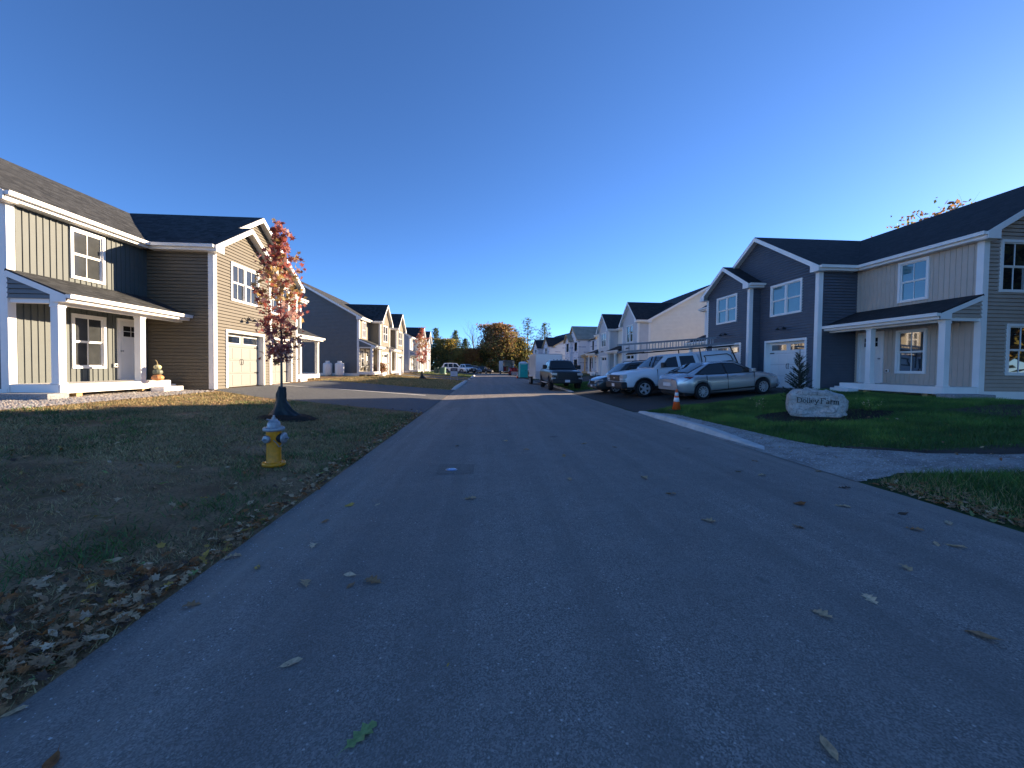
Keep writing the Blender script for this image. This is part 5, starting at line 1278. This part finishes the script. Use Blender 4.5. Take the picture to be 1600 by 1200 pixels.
pine_tree((11.4, 113, .5), 15.3, 5.0, 'tallest pine with open layered branches', 24, fg, gap=1.45, n_c=13, base=.3)
pine_tree((16.6, 116, .6), 14.2, 4.8, 'pine rising over the dark roof of the farthest right house', 26, fg, gap=1.1)
leafy_tree('birch_tree', (-11.6, 110, .5), 8.6, 2.6, [O_, G_, D_], [4, 2.5, 2], 'olive tree between the two left pines', 7000, .38, 43, fg, .15, .55, .42)
leafy_tree('birch_tree', (-17.5, 108, .5), 7.0, 2.6, [O_, D_, G_], [3, 3, 2], 'low olive tree at the edge of the last left house', 6000, .38, 44, fg, .15, .55, .42)
leafy_tree('maple_tree', (-4.4, 109, .3), 6.2, 1.9, [Ru, G_, B_], [4, 1.5, 1], 'small orange tree below the leafless tree', 5000, .34, 45, fg, .15, .52, .42)
leafy_tree('maple_tree', (-8.2, 108, .4), 6.0, 2.0, [G_, O_, B_], [2, 3, 1], 'low golden tree behind the white sport car', 5000, .34, 46, fg, .15, .52, .42)
leafy_tree('maple_tree', (-.6, 112, .1), 7.5, 2.4, [D_, O_, B_], [4, 2, 1], 'dark green tree left of the rust oak', 6000, .36, 47, fg, .15, .52, .42)
leafy_tree('maple_tree', (-24, 116, .5), 10, 3.5, [D_, O_, B_], [3, 2, 1], 'tree hidden behind the left row of houses', 6000, .5, 48, fg)
leafy_tree('maple_tree', (22, 120, .6), 10, 3.5, [D_, O_, B_], [3, 2, 1], 'tree hidden behind the right row of houses', 6000, .5, 49, fg)
# undergrowth of the far wood
def undergrowth():
    rng = np.random.default_rng(5); n = 26000
    C = np.stack([rng.uniform(-45, 45, n), 106+rng.random(n)**1.5*16, rng.random(n)**1.6*4.6], 1)
    C[:, 2] *= .6+.5*np.sin(C[:, 0]*.9)*np.sin(C[:, 0]*.37+1); C[:, 2] = np.abs(C[:, 2])+.2
    V, F = leaf_cards(C, .62, rng); mi = rng.choice(5, n, p=[.36, .36, .07, .14, .07])
    tag(link(bpy.data.objects.new('woodland_undergrowth', mesh_np('woodland_undergrowth', V, F, [D_, O_, B_, G_, Ru], mi))), 'dense shrubs and saplings filling the far wood', 'undergrowth', kind='stuff')
    n = 16000; C = np.stack([rng.uniform(-90, 90, n), rng.uniform(122, 134, n), rng.random(n)*7.0], 1); V, F = leaf_cards(C, 1.1, rng); mi = rng.choice(2, n, p=[.8, .2])
    tag(link(bpy.data.objects.new('distant_wood', mesh_np('distant_wood', V, F, [D_, O_], mi))), 'dark mass of distant forest behind the street end', 'forest', kind='stuff')
undergrowth()
# trees past the right hand house: one crown shows over its roof, the others shade the near road
leafy_tree('oak_tree', (35.4, 28.2, .68), 13.0, 2.5, [B_, D_, O_], [4, 2, 1], 'brown treetop showing over the roof of the navy house', 3400, .30, 51, 'trees behind the right houses', .45, .84, .22)
leafy_tree('oak_tree', (30.5, 72, .68), 12.4, 2.4, [B_, G_, O_], [3, 1, 2], 'thin treetop peeking over the unfinished sheathed roof', 2600, .34, 52, 'trees behind the right houses', .45, .75, .22)
for k, (x, y, h_) in enumerate(((20.5, 8.2, 8.2), (21.5, 4.6, 8.6), (20.5, .8, 8.4), (25.0, 7.0, 9.5), (24.5, 1.8, 9.4))):
    leafy_tree('oak_tree', (x, y, .68), h_, 2.7, [D_, O_, G_, B_], [3, 3, 1, 1.5], 'leafy tree standing out of view past the right end wall', 6500, .55, 60+k, 'trees shading the near road', .12, .52, .44)
# young maple by the hydrant
def young_maple(loc, h, label, n, seed, size, r, bag=True):
    rng = np.random.default_rng(seed); H = empty('maple_tree', loc, 0, label, 'tree', 'young street trees')
    mb, tips = grow(rng, h*.90, .034, 22, .34, 1.0, 1, .33, (-.01, 0), .02, .17); mb.build('trunk', bark_young, H, True)
    z = h*(.29+.66*rng.random(n)**1.15)
    t = (z/h-.29)/.66; prof = np.interp(t, [0, .08, .3, .55, .68, .76, .82, 1.0], [.45, .8, 1.0, 1.0, .92, .60, .14, .05])*r
    a = rng.random(n)*2*math.pi; rr = prof*np.sqrt(rng.random(n))*(.8+.35*rng.random(n))*(1+.18*np.sin(a*3+z*5))
    C = np.stack([np.cos(a)*rr-.01*z, np.sin(a)*rr, z], 1)
    # cluster
    k = int(n*.16); cl = C[:k]; C = cl[rng.integers(0, k, n)]+rng.normal(size=(n, 3))*.085
    V, F = star_leaves(C, size, rng); tz = C[:, 2]/h
    mats = [fol['wine'], fol['red'], fol['bronze'], fol['pink']]; mi = np.zeros(n, int); u = rng.random(n)
    low = np.array([.30, .26, .06, .38]); mid = np.array([.22, .12, .50, .16]); top = np.array([.30, .40, .18, .12])
    for i in range(n):
        p = low if tz[i] < .58 else (mid if tz[i] < .74 else top); mi[i] = np.searchsorted(np.cumsum(p), u[i]*.999)
    link(bpy.data.objects.new('crown', mesh_np('crown', V, F, mats, np.minimum(mi, 3))), H)
    if bag:
        nn = 48; prof = [(.30, .0), (.27, .05), (.20, .12), (.155, .2), (.135, .3), (.12, .4), (.115, .5), (.11, .58), (.10, .63), (.085, .66), (.04, .65)]
        V = []; F = []
        for j, (q, zz) in enumerate(prof):
            for i in range(nn):
                th = 2*math.pi*i/nn; c, s_ = math.cos(th), math.sin(th)
                w = 1+.30*noise.noise((c*1.6, s_*1.6, zz*3))+.16*noise.noise((c*4, s_*4, zz*7+3))+.10*math.sin(th*7+zz*9)
                slump = .26*max(0, 1-zz/.45)**1.6*max(0, c*.8+.3)
                V.append((q*w*c+slump-.03*(zz/.7), q*w*s_*.85, zz+(.10*math.sin(th+2.2)+.05*math.sin(th*3)) * (1 if j >= len(prof)-3 else .25*zz)))
        for j in range(len(prof)-1):
            for i in range(nn): F.append((j*nn+i, j*nn+(i+1) % nn, (j+1)*nn+(i+1) % nn, (j+1)*nn+i))
        me = bpy.data.meshes.new('watering_bag'); me.from_pydata(V, [], F); me.materials.append(bag_m); me.polygons.foreach_set('use_smooth', [True]*len(F)); link(bpy.data.objects.new('watering_bag', me), H)
        m = MB(); V = []; F = []; nn = 30
        for j, q in enumerate((0, .3, .55, .75)):
            for i in range(nn): th = 2*math.pi*i/nn; w = 1+.18*noise.noise((math.cos(th)*1.5, math.sin(th)*1.5, 4)); V.append((q*w*math.cos(th), q*w*math.sin(th), (.10, .085, .045, -.03)[j]))
        for j in range(3):
            for i in range(nn): F.append((j*nn+i, (j+1)*nn+i, (j+1)*nn+(i+1) % nn, j*nn+(i+1) % nn))
        me = bpy.data.meshes.new('mulch_ring'); me.from_pydata(V, [], F); me.materials.append(mulch); link(bpy.data.objects.new('mulch_ring', me), H)
    return H
young_maple((-4.95, 9.9, T(-4.95)), 4.85, 'slim young maple with red leaves and black watering bag behind the hydrant', 1150, 71, .145, .48)
young_maple((-6.2, 38.2, T(-6.2)), 5.2, 'second young maple far along the left lawn', 700, 72, .20, .62)
# small spruce behind the boulder
def small_spruce():
    x, y = 9.35, 11.35; rng = np.random.default_rng(3); H = empty('spruce_tree', (x, y, T(x)), 0, 'small dark spruce standing behind the carved boulder', 'tree'); h = 1.78
    mb = MB(); mb.tube([(0, 0, -.05), (0, 0, h*.8), (.0, 0, h)], [.03, .012, .006], 6); A = []; B = []; S = []
    z = .08
    while z < h*.9:
        t = z/h; ln0 = .42*(1-t)**.8+.10
        for j in range(9 if t < .6 else 5):
            az = rng.random()*6.283; ln = ln0*(.7+.45*rng.random()); lift = .35+.9*t; d = Vector((math.cos(az), math.sin(az), lift)).normalized(); tip = d*ln+Vector((0, 0, z)); mb.cyl((0, 0, z), tip, .008, .004, 4, caps=False)
            for q in range(int(75*ln/.4)):
                u = .15+.88*rng.random(); p = Vector((0, 0, z)).lerp(tip, u); nd = (d*.8+Vector(rng.normal(size=3))*.8).normalized(); A.append(tuple(p)); B.append(tuple(p+nd*.045))
        z += .065
    for u in np.linspace(.72, 1.0, 60):
        p = Vector((0, 0, h*u)); nd = (Vector((0, 0, .9))+Vector(rng.normal(size=3))*.8).normalized(); A.append(tuple(p)); B.append(tuple(p+nd*.04))
    A = np.array(A); B = np.array(B); d = B-A; sd = np.cross(d, rng.normal(size=d.shape)); sd /= np.linalg.norm(sd, axis=1)[:, None]; sd *= .006
    V = np.stack([A-sd, A+sd, B], 1).reshape(-1, 3); F = np.arange(len(A)*3).reshape(-1, 3)
    mb.build('trunk', bark, H); link(bpy.data.objects.new('crown', mesh_np('crown', V, F, [fol['spruce'], fol['blue']], rng.choice(2, len(A), p=[.7, .3]))), H)
small_spruce()
def weed(x, y, label, seed, h=.4, cat='plant', cols=None):
    rng = np.random.default_rng(seed); H = empty('flowering_weed', (x, y, T(x)), 0, label, cat, 'plants near the boulder')
    mb = MB(); C = []
    for k in range(16):
        d = Vector((rng.normal()*.35, rng.normal()*.35, 1)).normalized(); L = h*(.6+.5*rng.random()); a = Vector((rng.normal()*.08, rng.normal()*.08, 0)); mb.cyl(a, a+d*L, .004, .002, 4, caps=False)
        for q in (.4, .6, .75, .9, 1): C.append(tuple(a+d*L*q+Vector(rng.normal(size=3))*.02))
    mb.build('stems', grass_mats[1], H); C = np.array(C); V, F = leaf_cards(C, .06, rng, .45); link(bpy.data.objects.new('leaves', mesh_np('leaves', V, F, cols or [grass_mats[1], LEAF[2]], rng.choice(2, len(C), p=[.75, .25]))), H)
weed(8.3, 11.7, 'leafy weed clump left of the boulder', 81, .45); weed(10.4, 10.2, 'leafy weed clump right of the boulder', 82, .38)
H_ = leafy_tree('shrub', (-10.2, 38.9, .56), 1.25, .5, [fol['brown'], fol['wine'], fol['olive']], [2, 2, 1], 'small reddish shrub beside the cream house garage', 1500, .10, 91, None, .1, .5, .42, 'shrub', trunk_r=.02, limbs=8)

# ---------------------------------------------------------------- grass, pebbles, leaves
def blades(name, X, Y, hgt, wid, mats, mi, label, lean=.5, seed=1, zoff=0.):
    rng = np.random.default_rng(seed); n = len(X); z = Tn(X)+zoff; a = rng.random(n)*2*math.pi; h = hgt*(.5+.8*rng.random(n))
    w = wid*(.7+.6*rng.random(n)); ln = lean*h*(rng.random(n)+.2); b = rng.random(n)*2*math.pi
    P = np.stack([X, Y, z-.005], 1); sd = np.stack([np.cos(a)*w, np.sin(a)*w, np.zeros(n)], 1); tip = P+np.stack([np.cos(b)*ln, np.sin(b)*ln, h], 1)
    V = np.stack([P-sd, P+sd, tip], 1).reshape(-1, 3); F = np.arange(n*3).reshape(n, 3)
    return tag(link(bpy.data.objects.new(name, mesh_np(name, V, F, mats, mi))), label, 'grass', kind='stuff')
def nz2(X, Y, s, o=0):
    return np.array([noise.fractal((x*s, y*s, o), 1.0, 2.0, 3) for x, y in zip(X, Y)])
def in_drive_l(X, Y): return (Y > np.interp(-X, [2, 5, 7.7, 10], [12.6, 13.2, 13.7, 14.9])) & (Y < 25.3) & (X > -10.1)
def left_grass():
    rng = np.random.default_rng(101); n = 230000
    t = rng.random(n); Y = .3+t**1.7*26; X = -2.02-rng.random(n)**.9*np.minimum(9.5, 2.2+Y*1.1)
    k = ~in_drive_l(X, Y) & (X > -10.9) & ~((X < -9.5) & (Y > 7.6)); X, Y = X[k], Y[k]
    q = nz2(X, Y, .55); q2 = nz2(X, Y, 1.7, 5); edge = np.clip((-2.05-X)/1.3, 0, 1)
    green = (q+.35*(1-edge)*(.6) > .12+.25*rng.random(len(X))); keep = (rng.random(len(X)) < np.clip(.40+q2*1.2+.5*(1-edge), .10, 1)); X, Y, green = X[keep], Y[keep], green[keep]
    far = Y > 7.5
    mi = np.where(green, rng.choice([0, 1, 4], len(X), p=[.4, .2, .4]), rng.choice([2, 3, 4], len(X), p=[.38, .37, .25]))
    blades('lawn_grass', X, Y, np.where(green, .065, .042)*np.where(Y > 7, 1.15, 1), np.where(Y < 6, .0042, .007), grass_mats, mi, 'patchy dry and green lawn left of the road', 1.3, 5)
    n = 90000; Y = rng.uniform(5.5, 14.8, n); X = -2.3-rng.random(n)*7.6; k = ~in_drive_l(X, Y) & ~((X < -9.4) & (Y > 7.6)) & (nz2(X, Y, .9, 4) > -.12-.25*rng.random(n)); X, Y = X[k], Y[k]
    blades('lawn_grass', X, Y, .05, .006, grass_mats, rng.choice([2, 3, 4, 0], len(X), p=[.50, .26, .16, .08]), 'short dry golden turf between the hydrant and the porch', 1.3, 16)
    n = 70000; Y = rng.uniform(25, 60, n); X = rng.uniform(-11, -2.35, n); mi = rng.choice([2, 3, 4, 0], n, p=[.45, .25, .2, .1])
    k = ~(((Y > 42.3) & (Y < 46.4)) | ((Y > 49.5) & (Y < 53.8))) & ~((Y > 35.5) & (X < -10.0)); blades('lawn_grass', X[k], Y[k], .07, .02, grass_mats, mi[k], 'dry golden lawn before the cream fronted house', 1.0, 6)
    n = 30000; Y = rng.uniform(54, 74, n); X = rng.uniform(-10, -2.35, n); blades('lawn_grass', X, Y, .08, .03, grass_mats, rng.choice([0, 1, 4, 2], n, p=[.35, .35, .2, .1]), 'green lawn around the far utility boxes', 1.0, 7)
left_grass()
def right_grass():
    rng = np.random.default_rng(102); n = 190000; X = rng.uniform(5.3, 15.2, n); Y = rng.uniform(5.3, 15.8, n)
    gfv = np.interp(X, GFX, GFY)
    bank = .12+.45*np.clip(1-np.abs(X-8.6)/2.2, 0, 1)
    drive = np.interp(X, [5.07, 7.1, 9.5, 13.8], [13.25, 14.0, 14.55, 15.95])
    bed = ((X-8.9)/1.75)**2+((Y-10.0)/1.0)**2 < 1
    k = (Y > gfv+bank*(.4+.6*rng.random(n))) & (Y < drive-.05) & ~(bed & (rng.random(n) < .93)) & ~((X > 14.2) & (Y > 11.2)) & ~((X > 11.6) & (Y > 8.0) & (Y < 9.5) & (rng.random(n) < .85) & (X < 14.2))
    X, Y = X[k], Y[k]; q = nz2(X, Y, .8, 2); mi = np.where(q > .05+.3*rng.random(len(X)), 1, np.where(rng.random(len(X)) < .08, 4, 0)); hg = np.clip(.085+.05*q, .04, .16)
    blades('lawn_grass', X, Y, hg, .005, grass_mats, mi, 'thick green lawn around the boulder', .8, 8)
    n = 46000; X = rng.uniform(5.15, 9.5, n); Y = rng.uniform(1.8, 5.2, n); lim = np.interp(X, GNX, GNY)
    k = (Y < lim-.05) & (X > 5.12+.25*rng.random(n)); X, Y = X[k], Y[k]; e = np.clip((X-5.1)/.9, 0, 1); mi = np.where(rng.random(len(X)) < .55*(1-e)+.05, 2, rng.choice([0, 1, 4], len(X), p=[.45, .4, .15]))
    blades('lawn_grass', X, Y, .095*(.5+.6*e), .0042, grass_mats, mi, 'wedge of green grass at the right edge before the gravel path', .8, 9)
    n = 30000; X = rng.uniform(5.45, 13, n); Y = rng.uniform(25.6, 34.3, n); blades('lawn_grass', X, Y, .10, .014, grass_mats, rng.choice([0, 1], n), 'green lawn strip behind the parked wagon', .8, 10)
    # sparse weeds creeping into the gravel
    n = 2500; X = rng.uniform(5.4, 9, n); Y = rng.uniform(5.1, 12.5, n); gfv = np.interp(X, GFX, GFY)
    k = (Y < gfv) & (nz2(X, Y, 2.0, 9) > .12); blades('gravel_weeds', X[k], Y[k], .045, .004, grass_mats, rng.choice([0, 1, 3], k.sum()), 'sparse weeds growing in the gravel path', .9, 11)
right_grass()
def pebbles(name, X, Y, s, mats, label, seed, cat='gravel'):
    rng = np.random.default_rng(seed); n = len(X); z = Tn(X); oct_ = np.array([(1, 0, 0), (0, 1, 0), (-1, 0, 0), (0, -1, 0), (0, 0, 1)], float)
    sz = s*(.5+rng.random(n)**2*1.1); V = oct_[None]*sz[:, None, None]*(.6+.8*rng.random((n, 5, 1))); a = rng.random(n)*6.28; c, s_ = np.cos(a), np.sin(a)
    x = V[:, :, 0]*c[:, None]-V[:, :, 1]*s_[:, None]; y = V[:, :, 0]*s_[:, None]+V[:, :, 1]*c[:, None]
    W_ = np.stack([x+X[:, None], y+Y[:, None], V[:, :, 2]*.8+(z+.008)[:, None]], 2).reshape(-1, 3)
    F = np.array([(0, 1, 4), (1, 2, 4), (2, 3, 4), (3, 0, 4)]); F = (F[None]+(np.arange(n)*5)[:, None, None]).reshape(-1, 3)
    return tag(link(bpy.data.objects.new(name, mesh_np(name, W_, F, mats, np.repeat(rng.integers(0, len(mats), n), 4)))), label, cat, kind='stuff')
peb = [pm('pebble_a', (.46, .44, .41), .85, .2, 20), pm('pebble_b', (.30, .29, .28), .85, .2, 20), pm('pebble_c', (.40, .34, .29), .85, .2, 20), pm('pebble_d', (.56, .53, .49), .85, .2, 20)]
rng = np.random.default_rng(7); n = 26000; X = 5.15+rng.random(n)**1.4*10; Y = rng.uniform(4.9, 13.2, n)
gfv = np.interp(X, GFX, GFY); gnv = np.interp(X, GNX, GNY); k = (Y < gfv) & (Y > gnv) & ~((X < 5.4) & (Y > 7))
pebbles('path_gravel', X[k], Y[k], .011, peb, 'pale crushed stone covering the side path', 12)
n = 9000; X = rng.uniform(-12.1, -9.5, n); Y = rng.uniform(7.5, 14.5, n); pebbles('bed_gravel', X, Y, .028, [stone_bed, peb[2], peb[0], peb[1]], 'rounded tan stones of the bed along the left porch', 13)
n = 2200; X = np.concatenate([rng.uniform(-2.0, 5, n//2), -2.0+np.abs(rng.normal(size=n//2))*.35]); Y = rng.uniform(.8, 14, n); pebbles('road_grit', X, Y, .0045, [peb[0], peb[3]], 'loose grit scattered on the asphalt', 14, 'grit')
# fallen leaves: shapes x colours share mesh data
def leaf_shape(kind, rng):
    if kind == 'oak':
        half = [(0, -.5), (.05, -.36), (.20, -.30), (.10, -.16), (.30, -.06), (.12, .06), (.30, .22), (.10, .28), (.14, .42), (0, .5)]
    elif kind == 'maple':
        half = [(0, -.42), (.08, -.20), (.36, -.30), (.26, -.08), (.50, .10), (.24, .12), (.28, .30), (.10, .24), (0, .52)]
    else:
        half = [(0, -.5), (.10, -.36), (.19, -.12), (.20, .08), (.13, .30), (.04, .44), (0, .5)]
    k1, k2, k3 = rng.uniform(.2, .7), rng.uniform(-.35, .5), rng.uniform(-.2, .2)
    V = []; F = []
    mid = [(0, y) for _, y in half]
    zf = lambda x, y: k1*abs(x)*.5+k2*y*y*.6+k3*x*y+.03*math.sin(y*9+x*6)
    for (x, y) in half: V += [(x, y, zf(x, y)), (0, y, zf(0, y)), (-x*.92, y+.01, zf(-x, y))]
    for i in range(len(half)-1):
        a = i*3; F += [(a, a+1, a+4, a+3), (a+1, a+2, a+5, a+4)]
    V = np.array(V); V[:, 2] -= V[:, 2].min(); b = len(V)      # stalk
    V = np.concatenate([V, [[-.012, -.48, V[1, 2]], [.012, -.48, V[1, 2]], [.05, -.78, V[1, 2]+.03]]]); F.append((b, b+1, b+2))
    return V, F
LM = {}
rl = np.random.default_rng(77)
for kind in ('oak', 'ovate', 'maple'):
    for v in range(3):
        V, F = leaf_shape(kind, rl)
        for c in range(len(LEAF)):
            me = bpy.data.meshes.new('leaf'); me.from_pydata(V.tolist(), [], F); me.materials.append(LEAF[c]); me.update(); LM[kind, v, c] = (me, V, F)
_C = Vector((0, 0, 1.5))
def road_pt(u, v):
    q = _RI*((u-800)/620)+_DN*((v-590)/620)+_f; t = -1.49/q.z; return q.x*t, q.y*t
def rz_(x): return max(0, .03-abs(x-1.55)*.0105) if -2 < x < 5.07 else T(x)
road_leaves = [(476, 911, 'oak', 0, .12), (546, 898, 'ovate', 2, .11), (548, 915, 'ovate', 1, .08), (583, 909, 'oak', 1, .13), (546, 789, 'maple', 4, .12), (590, 788, 'ovate', 2, .09), (734, 780, 'oak', 0, .14), (890, 751, 'oak', 0, .14),
 (790, 690, 'oak', 0, .13), (823, 704, 'oak', 1, .12), (881, 715, 'oak', 1, .13), (913, 695, 'ovate', 0, .14), (508, 814, 'ovate', 1, .11), (489, 852, 'oak', 2, .11), (402, 886, 'ovate', 4, .09), (714, 697, 'oak', 1, .13), (455, 1036, 'ovate', 2, .10),
 (1285, 965, 'oak', 0, .13), (1360, 940, 'oak', 2, .12), (1535, 998, 'ovate', 1, .15), (1295, 1179, 'ovate', 0, .11), (1419, 891, 'oak', 0, .12), (1108, 817, 'oak', 0, .15), (1247, 825, 'oak', 1, .14), (1249, 788, 'maple', 3, .15), (1316, 791, 'oak', 0, .15),
 (1007, 749, 'oak', 0, .15), (1047, 774, 'oak', 1, .13), (1153, 737, 'ovate', 0, .14), (1190, 743, 'oak', 0, .14), (1278, 736, 'ovate', 0, .15), (1319, 762, 'oak', 5, .14), (1427, 827, 'oak', 1, .14), (1482, 817, 'ovate', 2, .14), (1463, 850, 'ovate', 0, .11), (1494, 854, 'ovate', 0, .13),
 (80, 1192, 'ovate', 3, .10), (22, 1110, 'ovate', 0, .08), (700, 1040, 'ovate', 4, .025), (300, 945, 'oak', 1, .10), (362, 870, 'oak', 0, .12), (1410, 803, 'ovate', 5, .12), (960, 700, 'oak', 1, .12), (1180, 720, 'oak', 1, .11)]
for (u, v, kind, c, s) in road_leaves:
    x, y = road_pt(u, v); me = LM[kind, int(rl.integers(0, 3)), c][0]
    tint = ('tan', 'brown', 'pale', 'rust', 'yellow', 'dark brown', 'green')[c]
    o = inst('fallen_leaf', me, None, (x, y, rz_(x)+.002), (rl.normal()*.12, rl.normal()*.12, rl.random()*6.28), (s*1.05, s*1.05, s*1.25))
    zone = ('near the bottom of the picture' if v > 1030 else 'on the near left half of the road' if u < 620 and v > 840 else 'on the left half of the road level with the hydrant' if u < 700 else 'in the middle of the road past the valve lid' if v < 730 and u < 1000 else 'in the middle of the road' if u < 1000 else 'on the right half of the road before the gravel path' if v < 800 else 'on the road beside the right grass wedge' if v < 870 else 'on the near right half of the road')
    tag(o, '%s %s leaf %s' % (tint, {'oak': 'lobed oak', 'ovate': 'narrow oval', 'maple': 'pointed maple'}[kind], zone), 'leaf', 'fallen leaves on the road')
x, y = road_pt(563, 1151); o = inst('fallen_leaf', LM['oak', 0, 6][0], None, (x, y, rz_(x)+.002), (0, 0, R(-38)), (.13, .155, .10)); tag(o, 'fresh green oak leaf with a stalk on the near asphalt', 'leaf', 'fallen leaves on the road')
# leaf litter on the verges: the nearest as single leaves, the rest joined
def litter():
    rng = np.random.default_rng(55); L = []
    n = 950; Y = 1.4+rng.random(n)**1.6*11.5; X = -2.08-np.abs(rng.normal(size=n))*np.where(Y < 3, .26, .15)+.05
    L += [(x, y, 0) for x, y in zip(X, Y)]
    n = 330; Y = 1.3+rng.random(n)*1.7; X = -2.05-rng.random(n)**1.3*.9; L += [(x, y, 0) for x, y in zip(X, Y)]
    n = 650; Y = 1.6+rng.random(n)**1.3*12; X = -2.2-rng.random(n)**1.4*6.5; L += [(x, y, 0) for x, y in zip(X, Y)]
    n = 460; Y = 2.3+rng.random(n)*2.6; X = 5.12+np.abs(rng.normal(size=n))*.30-.03; L += [(x, y, 1) for x, y in zip(X, Y)]
    n = 130; Y = 2.3+rng.random(n)*8; X = 5.4+rng.random(n)*5; L += [(x, y, 1) for x, y in zip(X, Y)]
    L.sort(key=lambda p: math.hypot(p[0], p[1]))
    # only what the camera can see counts as nearest
    def seen(p):
        d = Vector((p[0], p[1], T(p[0])))-_C; z = d.dot(_f)
        if z < .3: return False
        u, v = 800+620*d.dot(_RI)/z, 590+620*d.dot(_DN)/z; return -20 < u < 1620 and v < 1215
    vis = [p for p in L if seen(p)]; rest = vis[255:]; near = vis[:255]; keys = list(LM)
    pk = np.array([.20, .34, .05, .20, .05, .14, .02])
    def pick(): return (('oak', 'ovate', 'maple')[rng.choice(3, p=[.5, .3, .2])], int(rng.integers(0, 3)), int(rng.choice(7, p=pk)))
    for (x, y, s) in near:
        k = pick(); sc = .05+.05*rng.random(); o = inst('fallen_leaf', LM[k][0], None, (x, y, T(x)+.008+.03*rng.random()), (rng.normal()*.35, rng.normal()*.35, rng.random()*6.28), (sc, sc, sc*1.5))
        nm = '%s %s leaf' % (('tan', 'brown', 'pale', 'rust', 'yellow', 'dark brown', 'green')[k[2]], {'oak': 'lobed oak', 'ovate': 'narrow oval', 'maple': 'pointed maple'}[k[0]])
        zone = ('at the near end of the left verge litter' if y < 2.4 else 'halfway along the near left verge litter' if y < 3.6 else 'in the left verge litter toward the hydrant') if s == 0 else 'in the litter along the right grass edge'
        tag(o, nm+' '+zone, 'leaf', 'leaf litter on the left verge' if s == 0 else 'leaf litter on the right verge')
    for side, lab in ((0, 'scattered dry leaves farther along the left verge'), (1, 'scattered dry leaves farther along the right verge')):
        mb = MB()
        for (x, y, s) in rest:
            if s != side: continue
            k = pick(); me, V, F = LM[k]; sc = .05+.05*rng.random(); e = Matrix.Translation((x, y, T(x)+.008+.02*rng.random())) @ Matrix.Rotation(rng.random()*6.28, 4, 'Z') @ Matrix.Rotation(rng.normal()*.35, 4, 'X') @ Matrix.Rotation(rng.normal()*.35, 4, 'Y') @ Matrix.Diagonal((sc, sc, sc*1.5, 1)); b = len(mb.v)
            mb.v += [tuple(e @ Vector(v)) for v in V]; mb.f += [tuple(b+i for i in f) for f in F]; mb.m += [k[2]]*len(F)
        tag(mb.build('leaf_litter', LEAF), lab, 'leaves', kind='stuff')
litter()
